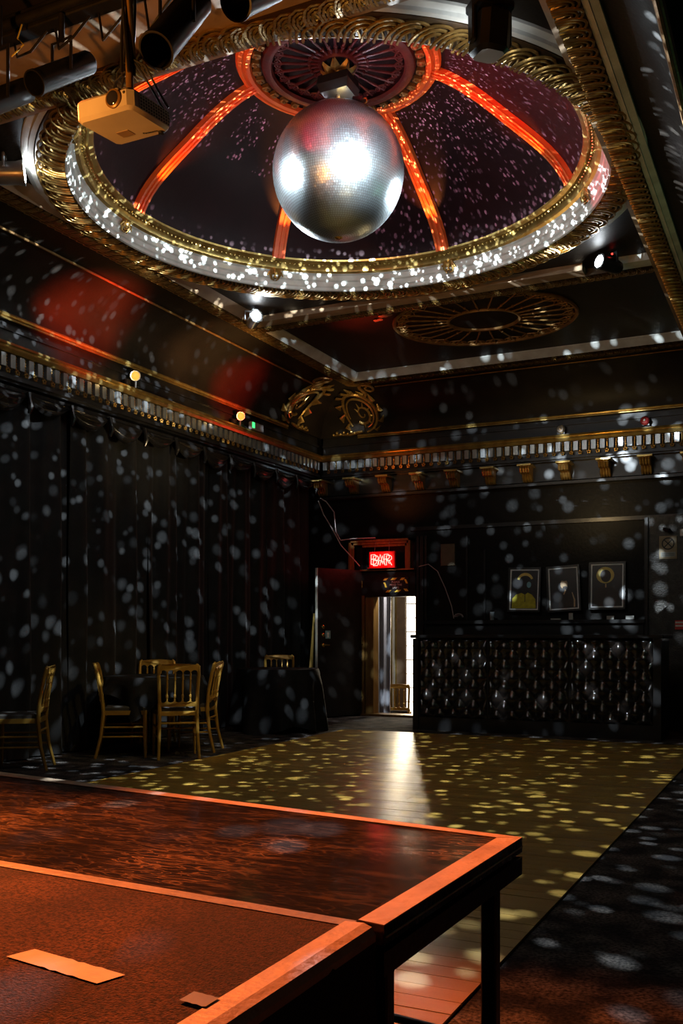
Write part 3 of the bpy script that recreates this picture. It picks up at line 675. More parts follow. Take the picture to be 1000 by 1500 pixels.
part('housing', MB().loft([[(-0.11, -0.09, 0.0), (0.11, -0.09, 0.0), (0.11, 0.09, 0.0), (-0.11, 0.09, 0.0)], [(-0.13, -0.11, 0.06), (0.13, -0.11, 0.06), (0.13, 0.11, 0.06), (-0.13, 0.11, 0.06)], [(-0.12, -0.10, 0.12), (0.12, -0.10, 0.12), (0.12, 0.10, 0.12), (-0.12, 0.10, 0.12)]]), 'black', mot, False)
part('shaft', MB().cyl((0, 0, -0.02), (0, 0, 0.01), 0.014), 'steel', mot)
part('mounting_rod', MB().cyl((0, 0, 0.12), (0, 0, 0.20), 0.018), 'black', mot)
sc_ = thing('safety_clamp', 'small black and brass clamp lying against the top of the mirror ball', 'clamp', (-2.99, 6.50, 5.085))
part('clamp_body', MB().obox((0, 0, 0.02), (0.05, -0.02, -0.02), (0.01, 0.025, 0), (0.008, 0, 0.02)), 'black', sc_, False)
part('clamp_hook', MB().tube([(0.04, -0.02, 0.01), (0.075, -0.04, 0.0), (0.085, -0.05, -0.03), (0.07, -0.05, -0.05), (0.095, -0.06, -0.075)], 0.006, 6), 'brass', sc_)

# ------------------------------------------------------------------ oval fretwork on the bar-side ceiling panel
fan = thing('oval_ceiling_grille', 'oval gilt fretwork rose on the black ceiling panel before the bar', 'ceiling rose', (-3.14, 10.02, ZC + 0.018))
fan.scale = (1.0, 0.86, 1.0)
part('outer_rim', MB().lathe([(0.955, 0.0), (0.96, -0.02), (0.985, -0.028), (1.0, -0.015), (1.0, 0.0)], 72), 'gold_dull', fan)
part('inner_rim', MB().lathe([(0.365, 0.0), (0.37, -0.02), (0.39, -0.026), (0.405, -0.012), (0.405, 0.0)], 48), 'gold_dull', fan)
sm, cm = spoke_meshes(0.39, 0.97, 26, 0.0095, 1.0); sm.materials.append(M['gold_dull']); cm.materials.append(M['gold_dull'])
for i in range(26):
    s_ = link('spoke', sm, None, fan, (0, 0, -0.010), (0, 0, 2 * PI * i / 26)); link('scroll', cm, None, s_)
mb = MB()
for i in range(16):
    t_ = i / 15; p = Vector((-4.18 + 0.75 * t_, 9.52 - 0.36 * math.sin(t_ * 1.5) + 0.03 * math.sin(i * 2.1), ZC + 0.004))
    mb.sphere(p, 0.03 + 0.02 * random.random(), 7, 4, 0.3)
solid('torn_plaster', mb, 'plaster', 'ragged torn plaster edge beside the oval ceiling rose', 'plaster')
solid('plaster_hole', MB().prism([(-3.72, 9.16), (-3.5, 9.10), (-3.35, 9.16), (-3.45, 9.24), (-3.66, 9.25)], lambda u, v, d: (u, v, d), ZC + 0.004, ZC + 0.018), 'sign_black', 'dark ragged patch where ceiling plaster has come away', 'hole')

# ------------------------------------------------------------------ corner scroll ornaments on the cove
def scroll_ornament(side, label, along0, sgn):
    """drawn in (s, v): s metres along the wall, v 0..1 up the cove"""
    root = thing('corner_scroll', label, 'ornament', cove_pt(side, along0, PI / 2 * 0.95))
    def mp(s_, v, h=0.0):
        a = PI / 2 * (1 - v); p = cove_pt(side, along0 + sgn * s_, a)
        nrm = {'L': Vector((math.sin(a) * 0.51, 0, -math.cos(a) * 0.83)), 'B': Vector((0, -math.sin(a) * 0.51, -math.cos(a) * 0.85))}[side].normalized()
        return p + nrm * (0.018 + h)
    # open C-scroll of two gilt rims, feathered inner volute, top volute, side leaves and a spray of buds
    cl = lambda v: max(0.0, min(0.99, v))
    def arc(rx, rv, a0, a1, n): return [(0.24 + rx * math.cos(a0 + (a1 - a0) * k / n), cl(0.40 + rv * math.sin(a0 + (a1 - a0) * k / n))) for k in range(n + 1)]
    tp_ = lambda n, r0: [r0 * (0.35 + 0.65 * math.sin(PI * min(1.0, 0.06 + 0.9 * k / n))) for k in range(n + 1)]
    cs = wpart('c_scroll', MB().tube([mp(*p, 0.015) for p in arc(0.23, 0.36, -PI * 0.45, PI * 1.22, 26)], tp_(26, 0.026), 7), 'gold', root)
    wpart('c_scroll', MB().tube([mp(*p, 0.03) for p in arc(0.185, 0.28, -PI * 0.40, PI * 1.10, 24)], tp_(24, 0.017), 6), 'gold_bright', root)
    iv = spiral(0.27, 0.0, 0.125, 1.35, PI * 1.25, 24, 0.18)
    wpart('inner_volute', MB().tube([mp(p[0], cl(0.38 + p[1] * 1.5), 0.025) for p in iv], [0.022 - 0.0006 * k for k in range(25)], 6), 'gold', root)
    for k in range(7):
        p = iv[2 + k * 2]; d_ = Vector((p[0] - 0.27, p[1])).normalized() * 0.055
        wpart('feather', MB().tube([mp(p[0], cl(0.38 + p[1] * 1.5), 0.03), mp(p[0] + d_.x, cl(0.38 + (p[1] + d_.y) * 1.5), 0.012)], [0.015, 0.004], 5), 'gold_bright', root)
    tv = [(0.40, 0.66), (0.47, 0.74)] + [(x, cl(0.86 + y_ * 1.3)) for x, y_ in spiral(0.56, 0.0, 0.105, 1.25, PI * 0.95, 20, 0.2, -1)]
    wpart('top_volute', MB().tube([mp(p[0], cl(p[1]), 0.015) for p in tv], [0.024 - 0.0007 * k for k in range(len(tv))], 6), 'gold_dull', root)
    for k in range(11):
        a = -PI * 0.30 + PI * 1.45 * k / 10; c = (0.24 + 0.23 * math.cos(a), cl(0.40 + 0.36 * math.sin(a)))
        q = 0.295 + 0.03 * (k % 2); e = (0.24 + q * math.cos(a + 0.30), cl(0.40 + q * 1.5 * math.sin(a + 0.30))); h_ = (0.24 + 0.30 * math.cos(a + 0.08), cl(0.40 + 0.45 * math.sin(a + 0.08)))
        wpart('leaf', MB().tube([mp(*c, 0.01), mp(*h_, 0.035), mp(*e, 0.006)], [0.022, 0.044, 0.008], 7, flat=0.45), 'gold' if k % 3 else 'gold_bright', root)
    stem = [(-0.26, 0.03), (-0.12, 0.035), (0.02, 0.02), (0.12, 0.05), (0.20, 0.06)]
    wpart('stem', MB().tube([mp(*p, 0.012) for p in stem], [0.010, 0.014, 0.018, 0.022, 0.014], 6), 'gold', root)
    for k in range(7):
        wpart('bud', MB().sphere(mp(-0.25 + 0.055 * k, 0.045 + 0.03 * (k % 2), 0.022), 0.019 + 0.004 * (k % 2), 8, 5), 'gold_bright', root)
    return root
scroll_ornament('L', 'gilt acanthus scroll on the cove at the curtained-wall side of the corner', 11.70, -1)
scroll_ornament('B', 'gilt acanthus scroll on the cove at the bar side of the corner', -5.86, 1)

# ------------------------------------------------------------------ pin spots, cans, projector
def aim_euler(p, target): return (Vector(target) - Vector(p)).to_track_quat('Y', 'Z').to_euler()
def pin_spot(p, label, body, big=1.0):
    root = thing('pin_spot', label, 'spotlight', p); e = aim_euler(p, BALL)
    part('housing', MB().lathe([(0.001, -0.10), (0.045, -0.095), (0.058, -0.06), (0.062, 0.10), (0.068, 0.13), (0.058, 0.13), (0.052, 0.11)], 20).mesh and MB().tube([(0, -0.12, 0), (0, -0.10, 0), (0, -0.05, 0), (0, 0.08, 0), (0, 0.13, 0)], [0.03 * big, 0.05 * big, 0.062 * big, 0.062 * big, 0.070 * big], 20), body, root, True, (0, 0, 0), e)
    part('lens', MB().tube([(0, 0.128, 0), (0, 0.136, 0)], [0.056 * big, 0.040 * big], 20), 'pin_on', root, True, (0, 0, 0), e)
    mb = MB().tube([(-0.085 * big, 0, 0.0), (-0.085 * big, 0, 0.09), (0.085 * big, 0, 0.09), (0.085 * big, 0, 0.0)], 0.011, 6)
    part('yoke', mb, body, root, True, (0, 0, 0), (0, 0, e[2]))
    part('stem', MB().cyl((0, 0, 0.085), (0, 0, ZC - p[2] + 0.02), 0.012), body, root)
    return root
r = pin_spot(PINS[0], 'lit chrome pin spot at the beam corner by the curtained wall', 'steel')
r = pin_spot(PINS[1], 'lit pin spot with red pilot light at the beam by the dark aisle', 'can')
part('pilot_light', MB().sphere((0.02, -0.03, 0.085), 0.009, 8, 5), 'red_on', r)
pin_spot(PINS[2], 'chrome pin spot on the stage-side ceiling by the curtained wall', 'steel', 1.25)
mh = thing('scanner_light', 'boxy black scanner light hung under a dark board by the dome', 'spotlight', PINS[3])
e = (Vector(BALL) - Vector(PINS[3])); ez = math.atan2(e.y, e.x) - PI / 2
part('body', MB().bev(-0.085, 0.085, -0.10, 0.10, -0.11, 0.10, 0.035), 'can', mh, True, (0, 0, 0), (0.15, 0, ez))
part('lens', MB().tube([(0, 0.10, 0), (0, 0.112, 0)], [0.05, 0.044], 20), 'pin_on', mh, True, (0, 0, 0), (0.15, 0, ez))
part('yoke_arm', MB().bev(-0.115, -0.088, -0.03, 0.03, -0.06, 0.14, 0.008), 'can', mh, True, (0, 0, 0), (0, 0, ez))
part('yoke_arm', MB().bev(0.088, 0.115, -0.03, 0.03, -0.06, 0.14, 0.008), 'can', mh, True, (0, 0, 0), (0, 0, ez))
part('base_box', MB().bev(-0.11, 0.11, -0.07, 0.07, 0.11, 0.155, 0.01), 'can', mh, True, (0, 0, 0), (0, 0, ez))
bd = thing('hanging_board', 'dark brown board bolted under the ceiling beside the dome', 'board', (-1.52, 4.68, 4.40), YAW)
part('board', MB().bev(-0.28, 0.28, -0.09, 0.09, 0.03, 0.12, 0.006), mat('dark_brown_board', (0.05, 0.018, 0.014), 0.5), bd, False)

def par_can(o, r_, rad, label, up_to):
    o = Vector(o); r_ = Vector(r_); d = (o - r_).normalized(); L = (o - r_).length; c = (o + r_) / 2
    root = thing('par_can', label, 'stage light', c); e = d.to_track_quat('Y', 'Z').to_euler()
    part('barrel', MB().loft([[(q * math.cos(2 * PI * j / 24), y, q * math.sin(2 * PI * j / 24)) for j in range(24)] for q, y in ((rad * 0.45, -L / 2 - rad * 0.7), (rad * 0.75, -L / 2 - rad * 0.35), (rad, -L / 2), (rad, L / 2), (rad * 0.94, L / 2), (rad * 0.92, L / 2 - 0.06), (rad * 0.90, -L / 2 + 0.05))], True, True), 'can', root, True, (0, 0, 0), e)
    part('lens', MB().tube([(0, -L / 2 + 0.055, 0), (0, -L / 2 + 0.065, 0)], [rad * 0.89, rad * 0.6], 20), 'lens', root, True, (0, 0, 0), e)
    part('gel_frame', MB().loft([[(q * math.cos(PI / 4 + PI / 2 * j), y, q * math.sin(PI / 4 + PI / 2 * j)) for j in range(4)] for q, y in ((rad * 1.33, L / 2 - 0.012), (rad * 1.33, L / 2), (rad * 1.22, L / 2), (rad * 1.22, L / 2 - 0.012))], True, False) if False else MB().lathe([(rad * 1.06, L / 2 - 0.02), (rad * 1.06, L / 2), (rad * 0.96, L / 2), (rad * 0.96, L / 2 - 0.02)], 24), 'can', root, True, (0, 0, 0), (e[0] - PI / 2, e[1], e[2]) if False else (d.to_track_quat('Z', 'Y').to_euler()))
    side = d.cross(Vector((0, 0, 1))).normalized(); tp = Vector((0, 0, up_to - c.z))
    part('yoke', MB().tube([side * rad * 1.15, side * rad * 1.15 + tp * 0.55, -side * rad * 1.15 + tp * 0.55, -side * rad * 1.15], 0.009, 6), 'can', root)
    part('clamp', MB().cyl(tp * 0.55, tp, 0.016), 'can', root)
    return root
ZB = 4.30
par_can((-3.42, 3.624, 3.866), (-3.386, 3.974, 4.143), 0.058, 'black par can beside the wooden beam board, next to the projector', ZB)
par_can((-3.66, 3.45, 3.70), (-3.62, 3.78, 3.96), 0.058, 'black par can at the curtained-wall end of the lighting bar', ZB)
par_can((-2.372, 3.196, 3.52), (-2.395, 3.514, 3.91), 0.070, 'steeply tilted black par can beside the projector pole', ZB)
par_can((-2.184, 3.498, 3.838), (-2.166, 3.785, 4.08), 0.070, 'black par can at the dome end of the lighting bar', ZB)
bar = thing('lighting_bar', 'black lighting bar hung under the stage-side ceiling', 'lighting bar', (-3.0, 3.78, ZB))
part('pipe', MB().cyl((-1.6, 0, 0.03), (1.4, 0, 0.03), 0.026), 'can', bar)
part('socket_strip', MB().bev(-1.3, 0.35, 0.03, 0.12, 0.0, 0.11, 0.01), 'can', bar, False)
for x in (-1.3, -0.2, 1.1): part('hanger', MB().cyl((x, 0, 0.03), (x, 0, 0.23), 0.012), 'can', bar)
for k in range(4):
    x = -0.75 + 0.28 * k
    part('loom', MB().tube([(x, 0.05, -0.04), (x + 0.05, 0.02, -0.14 - 0.03 * k % 2), (x + 0.16, 0.0, -0.15), (x + 0.24, 0.03, -0.05)], 0.007, 5), 'cable', bar)
part('yellow_wire', MB().tube([(-0.62, -0.03, -0.02), (-0.63, -0.05, -0.10), (-0.58, -0.06, -0.15), (-0.66, -0.06, -0.19)], 0.004, 5), mat('yellow_wire', (0.5, 0.38, 0.03), 0.5), bar)

pj = thing('projector', 'cream ceiling projector hung on a pole below the dome ring', 'projector', (-2.505, 3.165, 3.225))
pj.rotation_euler = (0.10, 0, 0.0)
part('casing', MB().bev(-0.14, 0.14, -0.135, 0.135, 0.0, 0.085, 0.022), 'cream', pj)
lens = part('lens_ring', MB().tube([(0.058, -0.130, 0.048), (0.058, -0.142, 0.048), (0.058, -0.146, 0.048)], [0.036, 0.036, 0.030], 24), 'jamb', pj)
part('lens_glass', MB().tube([(0.058, -0.146, 0.048), (0.058, -0.152, 0.048)], [0.028, 0.018], 20), 'lens', lens)
part('sensor', MB().tube([(0.108, -0.134, 0.062), (0.108, -0.138, 0.062)], [0.006, 0.005], 10), 'grille', pj)
vent = part('vent_panel', MB().box(0.1395, 0.1410, -0.085, 0.115, 0.018, 0.070), 'grille', pj, False)
for k in range(12): part('vent_slat', MB().box(0.141, 0.1425, -0.083 + 0.0165 * k, -0.078 + 0.0165 * k, 0.018, 0.070), 'cream', vent, False)
for k in range(4): part('vent_slat', MB().box(0.141, 0.1425, -0.085, 0.115, 0.024 + 0.012 * k, 0.0275 + 0.012 * k), 'cream', vent, False)
part('base_plate', MB().box(-0.06, 0.0, 0.02, 0.07, -0.002, 0.0), 'tan', pj, False)
me = text_mesh('Panasonic', 0.017); o = link('lettering', me, 'grille', pj, (0.065, 0.085, -0.0015), (PI, 0, 0.12))
part('foot', MB().lathe([(0.001, -0.012), (0.012, -0.010), (0.012, 0.0)], 12), 'can', pj, True, (0.105, 0.105, 0))
part('mount_ball', MB().lathe([(0.03, 0.085), (0.028, 0.10), (0.014, 0.115)], 14), 'cream', pj, True, (0.03, -0.07, 0))
pole = thing('projector_pole', 'dull metal ceiling pole wrapped with black cables above the projector', 'pole', (-2.475, 3.16, 3.33))
part('tube', MB().cyl((0, 0, 0.0), (-0.01, 0.0, ZC - 3.33), 0.016), 'jamb', pole)
part('ceiling_plate', MB().cyl((-0.01, 0, ZC - 3.345), (-0.01, 0, ZC - 3.33), 0.06), 'can', pole)
for k in range(5):
    a = k * 1.3; m_ = MB()
    m_.tube([(0.026 * math.cos(a + 0.35 * j) - 0.008 * j / 12, 0.026 * math.sin(a + 0.35 * j), 1.18 - 0.09 * j) for j in range(13)] , 0.007, 5)
    part('cable', m_, 'cable', pole)
for s_, hgt in ((-1, 0.10), (-1.5, 0.14), (1, 0.10), (1.25, 0.13)):
    part('cable', MB().tube([(0.01 * s_, 0.0, 0.16), (0.05 * s_, 0.02, hgt), (0.085 * s_, 0.05, 0.03), (0.10 * s_, 0.09, -0.02)], 0.005, 5), 'cable', pole)
part('cable', MB().tube([(-0.02, 0, 0.12), (-0.075, 0, 0.09), (-0.085, 0, 0.05), (-0.05, 0.0, 0.03), (-0.02, 0.02, 0.06)], 0.004, 5), 'cable', pole)

# little lamps and sign on the left cornice ledge
def ledge_lamp(y, label):
    root = thing('ledge_lamp', label, 'lamp', (-6.36, y, 3.735))
    d = Vector((0.72, -0.62, -0.22)).normalized(); c = Vector((0.05, 0, 0.11))
    part('housing', MB().tube([c - d * 0.08, c - d * 0.06, c + d * 0.05, c + d * 0.062], [0.025, 0.048, 0.05, 0.054], 16), 'steel', root)
    part('bulb', MB().tube([c + d * 0.063, c + d * 0.072], [0.044, 0.030], 16), 'warm_on', root)
    part('stand', MB().tube([(0.03, 0.045, 0.0), (0.04, 0.04, 0.09), (0.05, 0.0, 0.065)], 0.012, 6), 'steel', root)
    part('transformer', MB().tube([(0.02, -0.09, 0.0), (0.02, -0.09, 0.05)], [0.045, 0.038], 14), 'can', root)
    part('lead', MB().tube([(0.02, 0.06, 0.02), (0.0, 0.16, 0.03), (0.0, 0.28, 0.012), (0.0, 0.42, 0.01)], 0.008, 5), 'cable', root)
    p = Vector((-6.36, y, 3.735)) + c + d * 0.30
    lamp('ledge_bulb', 'POINT', p, 0.9, (1.0, 0.6, 0.2), radius=0.03)
ledge_lamp(8.13, 'small amber-lit lamp on the cornice ledge, standing alone')
ledge_lamp(10.19, 'small amber-lit lamp on the cornice ledge beside the green exit sign')
ex = thing('exit_sign', 'small green-lit emergency sign on the cornice ledge', 'exit sign', (-6.33, 10.60, 3.74))
part('case', MB().bev(-0.03, 0.03, -0.12, 0.17, 0.0, 0.10, 0.012), mat('smoky_case', (0.30, 0.28, 0.28), 0.3), ex)
part('sign_glow', MB().box(0.030, 0.033, -0.115, -0.06, 0.02, 0.09), 'green_on', ex, False)
for k, (x, z, lb) in enumerate(((-2.87, 3.79, 'small round pale sensor on the bar cornice ledge'), (-1.83, 3.80, 'small round dark red fire bell on the bar cornice ledge'))):
    r = thing('fire_bell' if k else 'ceiling_sensor', lb, 'bell' if k else 'sensor', (x, 12.43, z - 0.055))
    part('dome_shell', MB().lathe([(0.052, 0.0), (0.055, -0.02), (0.04, -0.045), (0.001, -0.055)], 20), mat('bell_red', (0.25, 0.02, 0.02), 0.3) if k else 'steel', r, True, (0, 0, 0.055), (-PI / 2, 0, 0) if False else (PI / 2 * -1, 0, 0))
    part('boss', MB().sphere((0, -0.055, 0.055), 0.014, 10, 6), 'sign_white', r)
    part('back_plate', MB().box(-0.05, 0.05, 0.0, 0.05, 0.0, 0.10), 'black', r, False)

# ------------------------------------------------------------------ drapes on the left wall
DRL = ['black floor-length drape in the corner behind the open door', 'black floor-length drape behind the table whose cloth reaches the floor',
       'black floor-length drape between the two round tables', 'black floor-length drape behind the round table ringed by gold chairs',
       'black floor-length drape beside the gold chair standing alone', 'black floor-length drape along the side wall nearest the stage']
panw = 1.24; k = 0; y = 12.42
rnd = random.Random(3)
while y > 5.5:
    ph = rnd.random() * 6; wv = [(rnd.uniform(5, 7.5), rnd.random() * 6), (rnd.uniform(9, 13), rnd.random() * 6), (rnd.uniform(2, 3.5), rnd.random() * 6)]
    def fn(u, v, y=y, wv=wv):
        t_ = u * panw; z = 0.015 + v * 3.36; amp = 0.35 + 0.65 * (1 - v) ** 0.6
        x = 0.045 * math.sin(wv[0][0] * 2.2 * t_ + wv[0][1] + 0.25 * math.sin(z * 1.3)) + 0.022 * math.sin(wv[1][0] * 2.4 * t_ + wv[1][1] + 0.3 * z) + 0.012 * math.sin(wv[2][0] * t_ + wv[2][1])
        return (-6.535 + x * (0.7 + 0.3 * amp), y - t_ + 0.015 * math.sin(3 * z + t_ * 9) * (1 - v), z)
    solid('black_drape', MB().grid(90, 10, fn), 'velvet', DRL[min(k, 5)], 'curtain', None, 'black drapes along the side wall')
    y -= panw * 1.012; k += 1
pel = thing('swag_pelmet', 'black satin swag pelmet hung under the cornice above the drapes', 'pelmet', (-6.44, 12.4, 3.3))
wpart('pelmet_rail', MB().box(-6.46, -6.43, 3.2, 12.42, 3.355, 3.385), 'pelmet', pel, False)
wpart('pelmet_rail', MB().tube([(-6.415, 3.2, 3.33), (-6.415, 12.4, 3.33)], 0.012, 6), 'pelmet', pel)
nsw = 16; sw = 9.1 / nsw
for i in range(nsw):
    ys = 12.4 - sw * i
    dep = 0.13 + 0.06 * ((i * 5) % 3) / 2
    def fn(u, v, ys=ys, dep=dep):
        sag = dep * 4 * u * (1 - u)
        z = 3.355 - v * (0.02 + sag); x = -6.425 + 0.045 * math.sin(PI * v) * (0.3 + math.sin(PI * u)) + 0.012 * math.sin(v * 16) * math.sin(PI * u)
        return (x, ys - u * sw, z)
    wpart('swag', MB().grid(14, 12, fn), 'pelmet', pel)
    wpart('tassel', MB().tube([(-6.40, ys, 3.36), (-6.385, ys, 3.30), (-6.385, ys + 0.015, 3.24), (-6.395, ys, 3.17)], [0.028, 0.018, 0.030, 0.012], 8), 'pelmet', pel)

# ------------------------------------------------------------------ chairs and tables
def chair_meshes():
    out = []
    def stile(s_): return [(s_ * 0.188, -0.265, 0.0), (s_ * 0.178, -0.215, 0.20), (s_ * 0.172, -0.190, 0.42), (s_ * 0.176, -0.205, 0.60), (s_ * 0.184, -0.245, 0.80), (s_ * 0.180, -0.262, 0.865), (s_ * 0.160, -0.268, 0.885)]
    for s_ in (-1, 1): out.append(('leg', MB().tube(stile(s_), [0.014, 0.016, 0.019, 0.017, 0.017, 0.017, 0.012], 8).mesh('leg'), 'chairgold'))
    for s_ in (-1, 1):
        out.append(('leg', MB().tube([(s_ * 0.198, 0.195, 0.0), (s_ * 0.196, 0.192, 0.18), (s_ * 0.194, 0.19, 0.20), (s_ * 0.193, 0.188, 0.36), (s_ * 0.19, 0.185, 0.43)], [0.012, 0.015, 0.019, 0.017, 0.020], 8).mesh('leg'), 'chairgold'))
    def back(u, v, d): # curved, raked plane
        t_ = (v - 0.42) / 0.45; return (u, -0.190 - 0.075 * t_ ** 1.2 - 0.018 * (1 - (u / 0.18) ** 2) + d, v)
    def scallop(v_edge, v_flat, up):
        xs = [-0.178 + 0.356 * i / 40 for i in range(41)]
        poly = []
        for x in xs:
            t_ = ((x + 0.178) / 0.356 * 5) % 1.0
            poly.append((x, v_edge + up * 0.036 * math.sqrt(max(0, 1 - (2 * t_ - 1) ** 2))))
        crown = [(x, v_flat + (0.016 * (1 - (x / 0.178) ** 2) if up > 0 else 0)) for x in reversed(xs)]
        return poly + crown
    out.append(('top_rail', MB().prism(scallop(0.795, 0.875, 1), back, -0.012, 0.012).mesh('top_rail', False), 'chairgold'))
    out.append(('lower_rail', MB().prism(scallop(0.565, 0.512, -1)[:41] + [(0.178, 0.490), (-0.178, 0.490)], back, -0.011, 0.011).mesh('lower_rail', False), 'chairgold'))
    for k in range(4):
        x = -0.178 + 0.356 * (k + 1) / 5
        out.append(('spindle', MB().tube([back(x, z, 0) for z in (0.545, 0.57, 0.575, 0.60, 0.605, 0.66, 0.74, 0.745, 0.77, 0.80)], [0.010, 0.008, 0.012, 0.012, 0.008, 0.010, 0.008, 0.012, 0.009, 0.010], 6).mesh('spindle'), 'chairgold'))
    out.append(('seat_frame', MB().loft([[(-0.175, -0.20, z), (0.175, -0.20, z), (0.208, 0.20, z), (0.19, 0.212, z), (-0.19, 0.212, z), (-0.208, 0.20, z)] for z in (0.405, 0.445)]).mesh('seat_frame', False), 'chairgold'))
    out.append(('seat_pad', MB().loft([[(-0.16 * f, -0.18 * f, z), (0.16 * f, -0.18 * f, z), (0.19 * f, 0.195 * f, z), (-0.19 * f, 0.195 * f, z)] for z, f in ((0.445, 1.0), (0.470, 1.0), (0.485, 0.9))]).mesh('seat_pad'), 'cushion'))
    for z, f in ((0.20, 1), (0.29, 1)):
        for s_ in (-1, 1): out.append(('stretcher', MB().cyl((s_ * 0.179, -0.212, z), (s_ * 0.196, 0.19, z), 0.009, n=6).mesh('stretcher'), 'chairgold'))
    out.append(('stretcher', MB().cyl((-0.175, -0.20, 0.335), (0.175, -0.20, 0.335), 0.010, n=6).mesh('stretcher'), 'chairgold'))
    out.append(('stretcher', MB().cyl((-0.195, 0.19, 0.25), (0.195, 0.19, 0.25), 0.010, n=6).mesh('stretcher'), 'chairgold'))
    for _, me_, m_ in out: me_.materials.append(M[m_])
    return out
CH = chair_meshes()
def chair(x, y, face, label, group='gold banquet chairs', z=0.0):
    """face: direction (degrees) the sitter looks"""
    root = thing('banquet_chair', label, 'chair', (x, y, z), math.radians(face) - PI / 2, group)
    for nm, me_, _ in CH: link(nm, me_, None, root)
    return root
chair(-5.42, 7.62, 131, 'gold banquet chair with its spindle back turned to the dance floor at round table')
chair(-5.90, 7.46, 36, 'gold banquet chair between the drapes and the round table, seen edge on')
chair(-6.22, 8.34, -62, 'gold banquet chair behind the round table against the drapes')
chair(-5.57, 8.11, 200, 'gold banquet chair at the far side of the round table, nearest the draped table')
chair(-6.17, 6.36, 212, 'gold banquet chair standing alone beyond the corner of the stage')
chair(-6.20, 10.98, -62, 'gold banquet chair tucked behind the floor-length draped table')

def cloth_table(x, y, r, drop, folds, label, tlabel, seed, lift=()):
    rn = random.Random(seed)
    t_ = thing('round_table', tlabel, 'table', (x, y, 0))
    part('table_top', MB().lathe([(0.001, 0.715), (r - 0.03, 0.715), (r - 0.02, 0.725), (r - 0.02, 0.74), (0.001, 0.742)], 40), 'tan', t_)
    part('pedestal', MB().lathe([(0.05, 0.02), (0.035, 0.06), (0.03, 0.70), (0.08, 0.716)], 16), 'can', t_)
    for k in range(4):
        a = PI / 4 + PI / 2 * k; part('foot', MB().tube([(0.03 * math.cos(a), 0.03 * math.sin(a), 0.05), (0.17 * math.cos(a), 0.17 * math.sin(a), 0.012)], [0.02, 0.012], 6), 'can', t_)
    ph = rn.random() * 6
    def fn(u, v):
        a = 2 * PI * u
        if v < 0.34: q = v / 0.34; return (r * q * math.cos(a) * 0.995, r * q * math.sin(a) * 0.995, 0.748 + 0.002 * math.sin(a * 3))
        q = (v - 0.34) / 0.66
        fl = 0.5 + 0.5 * math.cos(folds * a + ph + 0.4 * math.sin(2 * a)); hem = drop + 0.05 * math.cos(4 * a + ph) + max([0] + [0.25 * max(0, math.cos(a - math.radians(h_))) ** 8 for h_ in lift])
        rr = r * (1 + 0.0 * q) + (0.015 + 0.10 * q * fl) * min(1, q * 4) - 0.035 * q * (1 - fl)
        return (rr * math.cos(a), rr * math.sin(a), 0.748 - 0.008 * min(1, q * 8) - (0.74 - hem) * q)
    solid('tablecloth', MB().grid(120, 24, fn), 'cloth', label, 'tablecloth', loc=(x, y, 0))
cloth_table(-5.89, 7.90, 0.50, 0.30, 11, 'black cloth stopping short of the floor on the table ringed by gold chairs', 'round table under the black cloth, ringed by gold chairs', 4, (-42, 258, 140, 35))
cloth_table(-5.78, 10.22, 0.50, 0.035, 9, 'black cloth reaching the floor on the table beside the open door', 'round table under the floor-length black cloth beside the open door', 9)

# ------------------------------------------------------------------ bar
barr = thing('bar_counter', 'black bar counter with buttoned leather front', 'bar', (-2.95, 11.3, 0))
XA, XB2 = -4.34, -1.45
wpart('plinth', MB().box(XA, XB2, 11.02, 11.65, 0.0, 0.16), 'black', barr, False)
wpart('carcass', MB().box(XA, XB2, 11.05, 11.65, 0.16, 1.09), 'black', barr, False)
wpart('worktop', MB().bev(XA - 0.03, XB2 + 0.03, 10.97, 11.72, 1.115, 1.155, 0.012), 'black', barr, False)
edges = [(-4.27, -3.425), (-3.405, -2.465), (-2.445, -1.545)]
for (xa, xb) in edges:
    nc = 5; nr = 4.0; wdt = xb - xa; hgt = 0.95
    def fn(u, v, xa=xa, wdt=wdt):
        gx, gz = u * nc, v * nr
        h = 0.045 * (abs(math.sin(PI * (gx + gz))) * abs(math.sin(PI * (gx - gz)))) ** 0.7
        edge = min(u, 1 - u, v, 1 - v); h *= min(1, edge * 22) ** 0.6
        return (xa + wdt * u, 11.04 - h, 0.165 + hgt * v)
    pn = wpart('padded_panel', MB().grid(88, 90, fn), 'leather', barr)
    bt = MB()
    for i in range(nc + 1):
        for j in range(6):
            for ox in (0, 0.5):
                u, v = (i + ox) / nc, (j + ox) / nr
                if 0.02 < u < 0.98 and 0.02 < v < 0.98: bt.sphere((xa + wdt * u, 11.034, 0.165 + hgt * v), 0.009, 6, 4)
    o = part('buttons', bt, 'leather', pn, True, -Vector(pn.location) - Vector(barr.location)); o['kind'] = 'stuff'
wpart('end_post', MB().box(-1.53, XB2, 10.99, 11.06, 0.0, 1.11), 'black', barr, False)
wpart('end_post', MB().box(XA, -4.275, 10.99, 11.06, 0.0, 1.11), 'black', barr, False)
